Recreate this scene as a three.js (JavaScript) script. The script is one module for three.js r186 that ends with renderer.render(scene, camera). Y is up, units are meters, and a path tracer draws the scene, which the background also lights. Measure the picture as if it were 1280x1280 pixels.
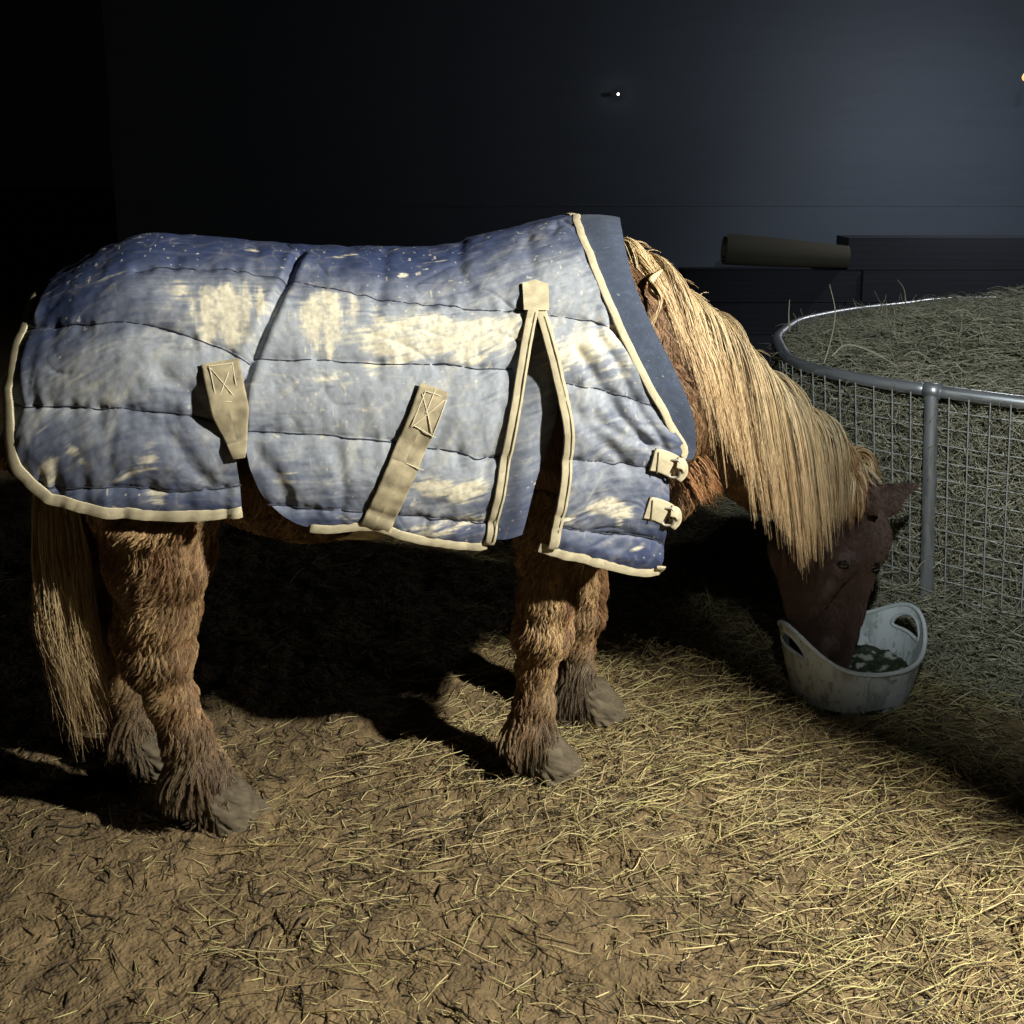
import * as THREE from 'three';
import { mergeGeometries } from 'three/addons/utils/BufferGeometryUtils.js';

// ---------------------------------------------------------------- camera, sky, lamps, exposure
const scene = new THREE.Scene();
const FOC = 1284, PX = 640, PY = 427, EYE = 1.45, PITCH = Math.atan((427 - 210) / FOC);
const camera = new THREE.PerspectiveCamera(2 * Math.atan(853.5 / FOC) * 180 / Math.PI, 1280 / 1707, 0.05, 400);
camera.position.set(0, EYE, 0);
camera.rotation.set(-PITCH, 0, 0);
camera.setViewOffset(1280, 1707, 0, 427, 1280, 1280);
camera.updateProjectionMatrix();

const renderer = new THREE.WebGLRenderer({ antialias: true });
renderer.toneMapping = THREE.LinearToneMapping;
renderer.toneMappingExposure = 1.0;
renderer.shadowMap.enabled = true;

{ // clouded night sky: nearly black, a little paler towards the yard lights behind the feeder
  const W = 256, H = 128, d = new Float32Array(W * H * 4);
  for (let j = 0; j < H; j++) for (let i = 0; i < W; i++) {
    const lat = (j + 0.5) / H * Math.PI - Math.PI / 2, lon = ((i + 0.5) / W - 0.5) * 2 * Math.PI;   // row 0 is straight down
    const x = Math.cos(lat) * Math.cos(lon), y = Math.sin(lat), z = Math.cos(lat) * Math.sin(lon);
    const towards = Math.max(0, 0.5 + 0.5 * (x * 0.80 + z * -0.60) / Math.max(0.2, Math.hypot(x, z)));
    const g = 0.0004 + 0.0012 * Math.pow(towards, 3.0) * Math.exp(-Math.abs(y) * 1.2);
    const o = (j * W + i) * 4;
    d[o] = g * 0.86; d[o + 1] = g * 0.97; d[o + 2] = g * 1.28; d[o + 3] = 1;
  }
  const sky = new THREE.DataTexture(d, W, H, THREE.RGBAFormat, THREE.FloatType);
  sky.mapping = THREE.EquirectangularReflectionMapping; sky.magFilter = THREE.LinearFilter; sky.needsUpdate = true;
  scene.background = sky; scene.environment = sky;
}
const moon = new THREE.DirectionalLight(new THREE.Color(0.75, 0.85, 1.0), 0.004);
moon.name = 'moonlight';
moon.position.set(6, 14, 3); moon.castShadow = true; moon.shadow.radius = 20;
Object.assign(moon.shadow.camera, { left: -6, right: 6, top: 6, bottom: -6, near: 1, far: 40 });
scene.add(moon, moon.target);

const LAMP_A = new THREE.Vector3(1.93, 2.24, -1.04), AIM_A = new THREE.Vector3(-0.1, 0.3, -2.2);
const LAMP_B = new THREE.Vector3(0.3, 2.35, -0.25), AIM_B = new THREE.Vector3(1.95, 0.82, -3.45);
const INT_A = 57, INT_B = 31, INT_C = 2.3;


// ---------------------------------------------------------------- helpers
let seed = 12345;
const rnd = () => { seed = (seed + 0x6d2b79f5) | 0; let t = Math.imul(seed ^ (seed >>> 15), 1 | seed); t = (t + Math.imul(t ^ (t >>> 7), 61 | t)) ^ t; return ((t ^ (t >>> 14)) >>> 0) / 4294967296; };
const rr = (a, b) => a + (b - a) * rnd();
const gauss = () => (rnd() + rnd() + rnd() + rnd() - 2) * 0.866;
const clamp = (x, a = 0, b = 1) => Math.min(b, Math.max(a, x));
const sstep = (a, b, x) => { const t = clamp((x - a) / (b - a)); return t * t * (3 - 2 * t); };
const mix = (a, b, t) => a + (b - a) * t;
const hash = (x, y, z) => { let h = Math.imul(x, 374761393) + Math.imul(y, 668265263) + Math.imul(z, 2147483647 - 91) | 0; h = Math.imul(h ^ (h >>> 13), 1274126177); return ((h ^ (h >>> 16)) >>> 0) / 4294967296; };
function vn(x, y, z = 0) {   // value noise 0..1
  const ix = Math.floor(x), iy = Math.floor(y), iz = Math.floor(z); let fx = x - ix, fy = y - iy, fz = z - iz;
  fx = fx * fx * (3 - 2 * fx); fy = fy * fy * (3 - 2 * fy); fz = fz * fz * (3 - 2 * fz);
  const a = mix(mix(hash(ix, iy, iz), hash(ix + 1, iy, iz), fx), mix(hash(ix, iy + 1, iz), hash(ix + 1, iy + 1, iz), fx), fy);
  if (fz === 0) return a;
  return mix(a, mix(mix(hash(ix, iy, iz + 1), hash(ix + 1, iy, iz + 1), fx), mix(hash(ix, iy + 1, iz + 1), hash(ix + 1, iy + 1, iz + 1), fx), fy), fz);
}
function fbm(x, y, o = 4, z = 0) { let s = 0, a = 0.5, n = 0; for (let i = 0; i < o; i++) { s += a * vn(x, y, z); n += a; x = x * 2.03 + 17.1; y = y * 2.03 + 5.7; a *= 0.5; } return s / n; }
const names = {};
const numbered = (n) => { const k = names[n] = (names[n] ?? -1) + 1; return k ? n + '_' + String(k).padStart(3, '0') : n; };
function tag(o, label, category, group, kind) { if (label) o.userData.label = label; if (category) o.userData.category = category; if (group) o.userData.group = group; if (kind) o.userData.kind = kind; return o; }
function group(name, pos = [0, 0, 0], turn = 0) { const g = new THREE.Group(); g.name = numbered(name); g.position.set(...pos); g.rotation.y = turn; scene.add(g); return g; }
function mesh(name, geo, mat, parent) { const m = new THREE.Mesh(geo, mat); m.name = parent ? name : numbered(name); m.castShadow = m.receiveShadow = true; (parent ?? scene).add(m); return m; }
const lin = (r, g, b) => new THREE.Color().setRGB(r, g, b);
const std = (name, c, roughness = 0.85, more = {}) => new THREE.MeshStandardMaterial({ name, color: c, roughness, metalness: 0, side: THREE.DoubleSide, ...more });
const phys = (name, c, roughness = 0.85, more = {}) => new THREE.MeshPhysicalMaterial({ name, color: c, roughness, metalness: 0, side: THREE.DoubleSide, ...more });

// photo pixel -> ray in the world
const CP = Math.cos(PITCH), SP = Math.sin(PITCH);
const ray = (x, y) => { const X = (x - PX) / FOC, Y = -(y - PY) / FOC; return new THREE.Vector3(X, Y * CP - SP, -Y * SP - CP); };
const atHeight = (x, y, h = 0) => { const d = ray(x, y); return d.multiplyScalar((h - EYE) / d.y).add(camera.position); };
const atDepth = (x, y, z) => { const d = ray(x, y); return d.multiplyScalar(z / d.z).add(camera.position); };
function project(v) { const x = v.x, y = v.y - EYE, z = v.z, Z = y * SP + z * CP, Y = y * CP - z * SP; return [PX + FOC * x / -Z, PY - FOC * Y / -Z]; }

class Geo {   // growing triangle soup with colours
  constructor() { this.p = []; this.i = []; this.c = []; this.u = []; }
  v(x, y, z, c, u = 0, w = 0) { this.p.push(x, y, z); if (c) this.c.push(c[0], c[1], c[2]); this.u.push(u, w); return this.p.length / 3 - 1; }
  quad(a, b, c, d) { this.i.push(a, b, c, a, c, d); }
  tube(pts, rad, sides = 6, col, cap = true, flat) {   // pts: Vector3[], rad: number or f(t); flat: squash across a given normal
    const n = pts.length, T = new THREE.Vector3(), N = new THREE.Vector3(), B = new THREE.Vector3(), up = new THREE.Vector3(0.31, 0.83, 0.46);
    let first = -1, prev = -1, L = 0;
    for (let k = 0; k < n; k++) {
      T.subVectors(pts[Math.min(n - 1, k + 1)], pts[Math.max(0, k - 1)]).normalize();
      if (k === 0) N.crossVectors(T, up).normalize(); else N.addScaledVector(T, -N.dot(T)).normalize();
      B.crossVectors(T, N);
      const t = k / (n - 1), r = typeof rad === 'function' ? rad(t) : rad, c = typeof col === 'function' ? col(t) : col, s0 = this.p.length / 3;
      if (k) L += pts[k].distanceTo(pts[k - 1]);
      for (let j = 0; j < sides; j++) { const a = j / sides * 2 * Math.PI, ca = Math.cos(a) * r, sa = Math.sin(a) * r; this.v(pts[k].x + N.x * ca + B.x * sa, pts[k].y + N.y * ca + B.y * sa, pts[k].z + N.z * ca + B.z * sa, c, j / sides, L); }
      if (k) for (let j = 0; j < sides; j++) { const j2 = (j + 1) % sides; this.quad(prev + j, prev + j2, s0 + j2, s0 + j); }
      if (k === 0) first = s0; prev = s0;
    }
    if (cap && sides > 2) { for (let j = 1; j < sides - 1; j++) { this.i.push(first, first + j + 1, first + j); this.i.push(prev, prev + j, prev + j + 1); } }
    return this;
  }
  build(uv = true) {
    const g = new THREE.BufferGeometry();
    g.setAttribute('position', new THREE.Float32BufferAttribute(this.p, 3));
    if (uv) g.setAttribute('uv', new THREE.Float32BufferAttribute(this.u, 2));
    if (this.c.length) g.setAttribute('color', new THREE.Float32BufferAttribute(this.c, 3));
    g.setIndex(new THREE.BufferAttribute(new Uint32Array(this.i), 1)); g.computeVertexNormals(); return g;
  }
}
const V = (x, y, z) => new THREE.Vector3(x, y, z);
function smoothLine(pts, n) { return new THREE.CatmullRomCurve3(pts, false, 'centripetal').getSpacedPoints(n); }
function dataTex(W, H, f, srgb, repeat) {   // f(i, j) -> [r,g,b] 0..1 (sRGB-encoded if srgb)
  const d = new Uint8Array(W * H * 4);
  for (let j = 0; j < H; j++) for (let i = 0; i < W; i++) { const c = f(i, j), o = (j * W + i) * 4; d[o] = clamp(c[0]) * 255; d[o + 1] = clamp(c[1]) * 255; d[o + 2] = clamp(c[2]) * 255; d[o + 3] = 255; }
  const t = new THREE.DataTexture(d, W, H, THREE.RGBAFormat); t.magFilter = THREE.LinearFilter; t.minFilter = THREE.LinearMipmapLinearFilter; t.generateMipmaps = true;
  if (srgb) t.colorSpace = THREE.SRGBColorSpace; if (repeat) t.wrapS = t.wrapT = THREE.RepeatWrapping; t.needsUpdate = true; return t;
}
const enc = (x) => { x = clamp(x); return x <= 0.0031308 ? 12.92 * x : 1.055 * Math.pow(x, 1 / 2.4) - 0.055; };
function tileNoise(P) { return (x, y) => { const ix = Math.floor(x), iy = Math.floor(y); let fx = x - ix, fy = y - iy; fx = fx * fx * (3 - 2 * fx); fy = fy * fy * (3 - 2 * fy); const w = (a) => ((a % P) + P) % P; return mix(mix(hash(w(ix), w(iy), P), hash(w(ix + 1), w(iy), P), fx), mix(hash(w(ix), w(iy + 1), P), hash(w(ix + 1), w(iy + 1), P), fx), fy); }; }

// ---------------------------------------------------------------- ground
const groundH = (x, z) => {
  const near = sstep(9, 5, Math.hypot(x, z + 2));
  const lumps = (fbm(x * 5.1 + 3, z * 5.1, 4) - 0.5) * 0.05 + (fbm(x * 23, z * 23 + 9, 3) - 0.5) * 0.018;
  const pock = Math.max(0, vn(x * 9.3 + 40, z * 9.3) - 0.62) * -0.05;
  return (lumps + pock) * near - 0.004;
};
const mudTone = (x, z) => clamp(fbm(x * 1.7 + 8, z * 1.7 + 2, 3) * 0.55 + fbm(x * 14, z * 14, 3) * 0.45);
{
  const axis = (a, b, fine, far) => { const o = []; for (let x = a; x <= b + 1e-6; x += fine) o.push(x); let st = fine, x = b; while (x < far) { st *= 1.16; x += st; o.push(x); } st = fine; x = a; while (x > -far) { st *= 1.16; x -= st; o.unshift(x); } return o; };
  const xs = axis(-1.9, 2.6, 0.011, 70), zs = axis(-4.6, -1.2, 0.011, 70), g = new Geo();
  for (const z of zs) for (const x of xs) {
    const t = mudTone(x, z), w = fbm(x * 40, z * 40, 2);
    const k = mix(0.45, 1.55, t) * mix(0.7, 1.3, w);
    g.v(x, groundH(x, z), z, [0.190 * k, 0.134 * k, 0.066 * k], x, z);
  }
  const nx = xs.length;
  for (let j = 0; j < zs.length - 1; j++) for (let i = 0; i < nx - 1; i++) { const a = j * nx + i; g.quad(a, a + nx, a + nx + 1, a + 1); }
  const n1 = tileNoise(32), n2 = tileNoise(96), n3 = tileNoise(256);
  const bump = dataTex(1024, 1024, (i, j) => { const u = i / 1024, v = j / 1024; const a = n1(u * 32, v * 32) * 0.4 + n2(u * 96, v * 96) * 0.35 + n3(u * 256, v * 256) * 0.25; return [a, a, a]; }, false, true);
  const grain = dataTex(1024, 1024, (i, j) => { const u = i / 1024, v = j / 1024; const a = 0.62 + 0.5 * (n2(u * 96 + 3, v * 96) * 0.5 + n3(u * 256, v * 256 + 7) * 0.5); const f = n3(u * 256 + 99, v * 256 + 31) > 0.93 ? 0.18 : 0; return [enc(a * 0.75 + f), enc(a * 0.75 + f * 0.9), enc(a * 0.75 + f * 0.6)]; }, true, true);
  for (const t of [bump, grain]) t.repeat.set(1.0, 1.0);
  const m = std('trodden mud', lin(1.25, 1.25, 1.25), 0.92, { vertexColors: true, bumpMap: bump, bumpScale: 0.012, map: grain });
  const o = mesh('ground', g.build(), m); o.userData.kind = 'structure'; tag(o, 'trodden brown mud of the paddock', 'ground');
}

// ---------------------------------------------------------------- the pony's own frame
const YAW = Math.atan2(0.225, 0.974), OX = 0.053, OZ = -2.41, CY = Math.cos(YAW), SY = Math.sin(YAW);
const toWorld = (s, h, w) => V(OX + s * CY + w * SY, h, OZ - s * SY + w * CY);
const toLocal = (v) => V((v.x - OX) * CY - (v.z - OZ) * SY, v.y, (v.x - OX) * SY + (v.z - OZ) * CY);
const pj = (s, h, w) => project(toWorld(s, h, w));
function LP(px, py, w) {   // pixel -> point of the pony frame on the upright plane at lateral offset w
  const d = ray(px, py), o = camera.position, dw = d.x * SY + d.z * CY, ow = (o.x - OX) * SY + (o.z - OZ) * CY;
  return toLocal(d.multiplyScalar((w - ow) / dw).add(o));
}
const interp = (tab) => (x) => { if (x <= tab[0][0]) return tab[0][1]; for (let i = 1; i < tab.length; i++) if (x <= tab[i][0]) { const [a, fa] = tab[i - 1], [b, fb] = tab[i]; const t = (x - a) / (b - a); const sl = (k) => { const l = tab[Math.max(0, k - 1)], r = tab[Math.min(tab.length - 1, k + 1)]; return (r[1] - l[1]) / (r[0] - l[0]); }; const m0 = sl(i - 1) * (b - a), m1 = sl(i) * (b - a), t2 = t * t, t3 = t2 * t; return (2 * t3 - 3 * t2 + 1) * fa + (t3 - 2 * t2 + t) * m0 + (-2 * t3 + 3 * t2) * fb + (t3 - t2) * m1; } return tab[tab.length - 1][1]; };

// ---------------------------------------------------------------- rug: the draped base surface pos(s, q), q runs from the spine down the near side
const topTab = [[30, 385], [45, 371], [100, 337], [140, 318], [180, 304], [235, 306], [300, 313], [360, 318], [430, 321], [500, 322], [560, 317], [600, 307], [640, 297], [690, 284], [725, 279], [770, 284], [800, 300], [850, 335], [900, 385]].map(([x, y]) => { const p = LP(x, y, 0); return [p.x, p.y]; });
topTab.unshift([topTab[0][0] - 0.12, topTab[0][1] - 0.10]);
const Ttop = interp(topTab);
const S0 = topTab[1][0], sOf = (px, py, w) => LP(px, py, w).x;
const Wtab = [[S0 - 0.16, 0.13], [S0 - 0.08, 0.20], [S0, 0.245], [S0 + 0.12, 0.276], [S0 + 0.28, 0.294], [S0 + 0.5, 0.302], [S0 + 0.75, 0.308], [S0 + 1.0, 0.30], [S0 + 1.2, 0.285], [S0 + 1.35, 0.262], [S0 + 1.5, 0.215], [S0 + 1.58, 0.165], [S0 + 1.64, 0.10]];
const Wid = interp(Wtab);
const Q1 = 0.50, DROP = 0.40;
function pos(s, q, out = V()) {
  const T = Ttop(s), W = Wid(s), M = T - DROP;
  if (q < Q1) { const a = Math.max(q, -0.2) / Q1 * Math.PI / 2; return out.set(s, M + DROP * Math.pow(Math.cos(a), 0.92), W * Math.sign(a) * Math.pow(Math.abs(Math.sin(a)), 0.9)); }
  const e = q - Q1; return out.set(s, M - e, W * (1 - 0.10 * sstep(0, 0.45, e)));
}
const e1 = V(), e2 = V(), e3 = V();
function nrm(s, q, out = V()) { const d = 0.004; pos(s + d, q, e1); pos(s - d, q, e2); e1.sub(e2); pos(s, q + d, e2); pos(s, Math.max(0.0005, q - d), e3); e2.sub(e3); out.crossVectors(e2, e1).normalize(); if (out.z < -0.2) out.negate(); return out; }
const pS = V();
const prj = (s, q) => { pos(s, q, pS); return pj(pS.x, pS.y, pS.z); };
function hit(px, py) {   // pixel -> (s, q) on the near side
  let best = 1e9, s = 0, q = 0;
  for (let a = S0 - 0.15; a < S0 + 1.64; a += 0.06) for (let b = 0.02; b < 0.95; b += 0.06) { const [x, y] = prj(a, b), d = (x - px) ** 2 + (y - py) ** 2; if (d < best) { best = d; s = a; q = b; } }
  for (let k = 0; k < 25; k++) {
    const [x, y] = prj(s, q), [xs, ys] = prj(s + 1e-3, q), [xq, yq] = prj(s, q + 1e-3), a = (xs - x) * 1e3, b = (xq - x) * 1e3, c = (ys - y) * 1e3, d = (yq - y) * 1e3, D = a * d - b * c;
    if (Math.abs(D) < 1) break;
    const ex = px - x, ey = py - y; s += clamp((d * ex - b * ey) / D, -0.05, 0.05); q = clamp(q + clamp((a * ey - c * ex) / D, -0.05, 0.05), 0.004, 1);
  }
  return [s, q];
}
const H = (...a) => a.map(([x, y]) => hit(x, y));
function resample(pl, step) { const o = [pl[0]]; for (let i = 1; i < pl.length; i++) { const [ax, ay] = pl[i - 1], [bx, by] = pl[i], L = Math.hypot(bx - ax, by - ay), n = Math.max(1, Math.round(L / step)); for (let k = 1; k <= n; k++) o.push([mix(ax, bx, k / n), mix(ay, by, k / n)]); } return o; }
function curve2(pl, step = 0.008) { const c = new THREE.CatmullRomCurve3(pl.map(([a, b]) => V(a, b, 0)), false, 'centripetal'); const n = Math.max(2, Math.round(c.getLength() / step)); return c.getSpacedPoints(n).map((v) => [v.x, v.y]); }
const segD = (x, y, pl) => { let m = 1e9; for (let i = 1; i < pl.length; i++) { const [ax, ay] = pl[i - 1], [bx, by] = pl[i], dx = bx - ax, dy = by - ay, t = clamp(((x - ax) * dx + (y - ay) * dy) / (dx * dx + dy * dy + 1e-12)); const d = Math.hypot(x - ax - t * dx, y - ay - t * dy); if (d < m) m = d; } return m; };
const segNear = (x, y, pl) => { let m = 1e9, r = [x, y]; for (let i = 1; i < pl.length; i++) { const [ax, ay] = pl[i - 1], [bx, by] = pl[i], dx = bx - ax, dy = by - ay, t = clamp(((x - ax) * dx + (y - ay) * dy) / (dx * dx + dy * dy + 1e-12)); const px = ax + t * dx, py = ay + t * dy, d = Math.hypot(x - px, y - py); if (d < m) { m = d; r = [px, py]; } } return r; };
const inside = (x, y, pl) => { let c = false; for (let i = 0, j = pl.length - 1; i < pl.length; j = i++) { const [ax, ay] = pl[i], [bx, by] = pl[j]; if ((ay > y) !== (by > y) && x < (bx - ax) * (y - ay) / (by - ay) + ax) c = !c; } return c; };

// outlines (pixels of the photograph turned into places on the draped surface)
const rearEdge = curve2([[sOf(46, 371, 0.0), 0.003], ...H([47, 380], [33, 412], [22, 456], [16, 510], [20, 560], [36, 595], [62, 617], [98, 630])]);
const rearHem = curve2(H([98, 630], [135, 637], [180, 641], [220, 643], [262, 642], [303, 636]));
const slitRear = curve2(H([303, 636], [301, 610], [297, 580], [294, 552], [299, 530]));
const slitFront = curve2(H([302, 530], [308, 560], [316, 590], [330, 618], [352, 640], [388, 658]));
const midHem = curve2(H([388, 658], [420, 659], [455, 656], [500, 664], [535, 674], [575, 680], [608, 679]));
const veeLeft = curve2(H([608, 679], [620, 620], [634, 550], [646, 490], [657, 430], [667, 392]));
const veeRight = curve2(H([673, 392], [684, 430], [694, 465], [702, 505], [706, 550], [702, 590], [694, 635], [684, 683]));
const frontHem = curve2(H([672, 682], [720, 695], [770, 708], [808, 714], [819, 711]));
const frontEdge = curve2(H([819, 711], [824, 690], [828, 650], [831, 610], [834, 580], [845, 572]));
const neckLine = curve2([...H([845, 572], [850, 560], [828, 522], [800, 472], [772, 415], [748, 360], [732, 315], [722, 290]), [sOf(719, 282, 0), 0.003]]);
const spine = []; for (let s = neckLine[neckLine.length - 1][0]; s > rearEdge[0][0]; s -= 0.02) spine.push([s, 0]);
const OUT = [...rearEdge, ...rearHem, ...slitRear, ...slitFront, ...midHem, ...veeLeft, ...veeRight, ...frontHem, ...frontEdge, ...neckLine, ...spine];
const hemAll = [...rearEdge.slice(8), ...rearHem, ...resample([rearHem[rearHem.length - 1], midHem[0]], 0.01), ...midHem, ...resample([midHem[midHem.length - 1], frontHem[0]], 0.01), ...frontHem].map(([s, q]) => { const p = pos(s, q); return [p.x, p.y]; }).sort((a, b) => a[0] - b[0]);
const hemH = (s) => { let m = 9; for (const [a, h] of hemAll) if (Math.abs(a - s) < 0.05) m = Math.min(m, h); return m; };
const SREAR = Math.min(...rearEdge.map((a) => a[0])), SFRONT = Math.max(...neckLine.map((a) => a[0]));
console.log('rug s range', SREAR.toFixed(3), SFRONT.toFixed(3), 'neck bottom', neckLine[0].map((x) => x.toFixed(3)).join(), 'T', Ttop(-0.5).toFixed(3), 'S0', S0.toFixed(3));
const neckS = (q) => { let best = 9, r = 0; for (const [s, qq] of neckLine) if (Math.abs(qq - q) < best) { best = Math.abs(qq - q); r = s; } return r; };

// quilting seams, folds
const seams = [
  H([170, 343], [235, 341], [300, 346], [390, 362], [480, 379], [570, 387], [655, 393]),
  H([26, 416], [80, 411], [130, 407], [190, 410], [240, 424], [285, 440], [312, 455]),
  H([14, 510], [90, 510], [180, 513], [240, 520], [285, 530]),
  H([52, 608], [120, 608], [200, 611], [260, 610], [302, 604]),
  H([318, 450], [400, 452], [480, 455], [560, 458], [640, 462]),
  H([305, 536], [370, 541], [440, 546], [500, 553], [560, 563], [625, 570]),
  H([335, 627], [370, 633], [420, 635], [480, 640], [545, 646], [612, 650]),
  H([704, 479], [750, 488], [800, 503], [826, 513]),
  H([707, 573], [760, 577], [811, 584], [832, 594]),
  H([695, 656], [750, 665], [822, 676]),
  H([676, 395], [730, 402], [770, 416]),
].map((l) => curve2(l, 0.02));
const folds = [   // polyline, depth, half width
  [H([375, 330], [348, 380], [320, 440], [303, 490], [300, 540]), 0.015, 0.0085],
  [H([440, 322], [420, 345], [385, 352]), 0.0035, 0.016],
  [H([482, 325], [478, 360], [470, 400]), 0.0035, 0.011],
  [H([576, 312], [575, 345], [590, 370]), 0.004, 0.013],
  [H([470, 372], [462, 420], [470, 470]), 0.003, 0.012],
  [H([660, 300], [664, 330], [668, 356]), 0.003, 0.013],
  [H([720, 440], [760, 500], [806, 556]), 0.009, 0.011],
  [H([745, 420], [785, 490], [822, 550]), 0.007, 0.010],
  [H([706, 500], [740, 540], [780, 580]), 0.006, 0.012],
  [H([205, 470], [250, 500], [290, 545]), 0.006, 0.014],
  [H([180, 520], [215, 545], [262, 600]), 0.005, 0.014],
  [H([320, 560], [345, 590], [360, 625]), 0.006, 0.014],
  [H([420, 560], [428, 600], [432, 630]), 0.004, 0.012],
  [H([560, 470], [556, 520], [540, 560]), 0.003, 0.012],
  [H([640, 420], [625, 500], [605, 590]), 0.004, 0.012],
  [H([740, 520], [780, 545], [826, 560]), 0.006, 0.010],
].map(([l, d, w]) => [curve2(l, 0.02), d, w]);
const boxOf = (pl, pad) => { let a = 9, b = -9, c = 9, d = -9; for (const [x, y] of pl) { a = Math.min(a, x); b = Math.max(b, x); c = Math.min(c, y); d = Math.max(d, y); } return [a - pad, b + pad, c - pad, d + pad]; };
const inBox = (x, y, b) => x > b[0] && x < b[1] && y > b[2] && y < b[3];
const seamB = seams.map((l) => boxOf(l, 0.09)), foldB = folds.map(([l, , w]) => boxOf(l, w * 4));
const edgeLines = [rearEdge, rearHem, midHem, frontHem], edgeB = edgeLines.map((l) => boxOf(l, 0.06));
function relief(s, q) {
  let d = 0.09; for (let i = 0; i < seams.length; i++) if (inBox(s, q, seamB[i])) d = Math.min(d, segD(s, q, seams[i]));
  let e = 0.06; for (let i = 0; i < edgeLines.length; i++) if (inBox(s, q, edgeB[i])) e = Math.min(e, segD(s, q, edgeLines[i]));
  let r = 0.015 * Math.pow(clamp(d / 0.05), 0.40) * Math.pow(clamp(e / 0.03), 0.5);
  const puck = Math.exp(-d / 0.016) + 0.9 * Math.exp(-e / 0.022);
  r += (vn(s * 58 + 3, q * 12) - 0.5) * 0.0085 * puck;
  r += (fbm(s * 5, q * 4 + 4, 2) - 0.5) * 0.011 * clamp(e / 0.05 + 0.3);
  const wx = s + (vn(s * 6, q * 6 + 30) - 0.5) * 0.16, wy = q + (vn(s * 6 + 9, q * 6) - 0.5) * 0.16, patchy = sstep(0.40, 0.70, fbm(s * 4 + 21, q * 4, 2));
  r -= Math.pow(1 - Math.abs(2 * vn(wx * 17 + wy * 6, wy * 9 - wx * 3) - 1), 10) * 0.0050 * patchy * sstep(0.35, 0.7, vn(s * 11 + 3, q * 13));
  r -= Math.pow(1 - Math.abs(2 * vn(wx * 8 - wy * 16 + 50, wy * 10) - 1), 10) * 0.0040 * (1 - 0.5 * patchy) * sstep(0.4, 0.75, vn(s * 9 + 70, q * 12));
  r += (fbm(s * 34, q * 34, 4) - 0.5) * 0.0052 + (fbm(s * 16 - q * 9, q * 22 + s * 6, 3) - 0.5) * 0.0055;
  for (let i = 0; i < folds.length; i++) if (inBox(s, q, foldB[i])) { const x = segD(s, q, folds[i][0]) / folds[i][2]; r -= folds[i][1] * Math.exp(-x * x); r += folds[i][1] * 0.16 * Math.exp(-((x - 2.2) ** 2) / 1.2); }
  return r;
}
function trimmed(poly, cell, lift, mirror = 1) {   // cut the draped surface along poly, lift(s, q) = height over it
  const [a, b, c, d] = boxOf(poly, cell * 1.01), nx = Math.ceil((b - a) / cell) + 1, ny = Math.ceil((d - c) / cell) + 1, id = new Int32Array(nx * ny).fill(-1), ins = new Uint8Array(nx * ny), g = new Geo();
  for (let j = 0; j < ny; j++) { const y = c + j * cell, xs = []; for (let i = 0, k = poly.length - 1; i < poly.length; k = i++) { const [ax, ay] = poly[i], [bx, by] = poly[k]; if ((ay > y) !== (by > y)) xs.push((bx - ax) * (y - ay) / (by - ay) + ax); } xs.sort((p, r) => p - r); for (let k = 0; k + 1 < xs.length; k += 2) for (let i = Math.ceil((xs[k] - a) / cell); a + i * cell < xs[k + 1]; i++) if (i >= 0 && i < nx) ins[j * nx + i] = 1; }
  const vert = (i, j) => { const k = j * nx + i; if (id[k] >= 0) return id[k]; let s = a + i * cell, q = c + j * cell; if (!ins[k]) [s, q] = segNear(s, q, poly); const p = pos(s, Math.max(q, 0)), n = nrm(s, Math.max(q, 0.001)), h = lift(s, q); p.addScaledVector(n, h); if (q < 0.002) p.z = 0; return (id[k] = g.v(p.x, p.y, p.z * mirror, null, (s - SREAR) / 1.72, q / 0.98)); };
  for (let j = 0; j < ny - 1; j++) for (let i = 0; i < nx - 1; i++) { const k = j * nx + i; if (ins[k] + ins[k + 1] + ins[k + nx] + ins[k + nx + 1] < 1) continue; const A = vert(i, j), B = vert(i + 1, j), C = vert(i + 1, j + 1), D = vert(i, j + 1); if (mirror > 0) g.quad(A, D, C, B); else g.quad(A, B, C, D); }
  return g.build();
}
function ribbon(line, width, thick, lift, { wAt, sides = 8, mirror = 1, free } = {}) {   // webbing or tape lying on the surface along line (s, q)
  const pts = free ?? line.map(([s, q]) => { const p = pos(s, q), n = nrm(s, q); return { p: p.addScaledVector(n, lift(s, q)), n }; }), g = new Geo(), T = V(), B = V(); let L = 0;
  pts.forEach(({ p, n }, k) => {
    T.subVectors(pts[Math.min(pts.length - 1, k + 1)].p, pts[Math.max(0, k - 1)].p).normalize(); B.crossVectors(n, T).normalize(); if (k) L += p.distanceTo(pts[k - 1].p);
    const w = (wAt ? wAt(k / (pts.length - 1)) : 1) * width / 2, N = V().crossVectors(T, B).normalize(); if (N.dot(n) < 0) N.negate();
    const sec = [[-1, 0.25], [-0.86, 0.9], [0, 1.12], [0.86, 0.9], [1, 0.25], [1, -0.7], [0, -1], [-1, -0.7]];
    sec.forEach(([x, y], j) => g.v(p.x + B.x * x * w + N.x * y * thick / 2, p.y + B.y * x * w + N.y * y * thick / 2, (p.z + B.z * x * w + N.z * y * thick / 2) * mirror, null, L, x * w));
    if (k) for (let j = 0; j < 8; j++) { const a = (k - 1) * 8, b = k * 8, j2 = (j + 1) % 8; g.quad(a + j, a + j2, b + j2, b + j); }
  });
  const e = (pts.length - 1) * 8; for (let j = 1; j < 7; j++) { g.i.push(0, j + 1, j); g.i.push(e, e + j, e + j + 1); }
  return g.build();
}

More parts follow.
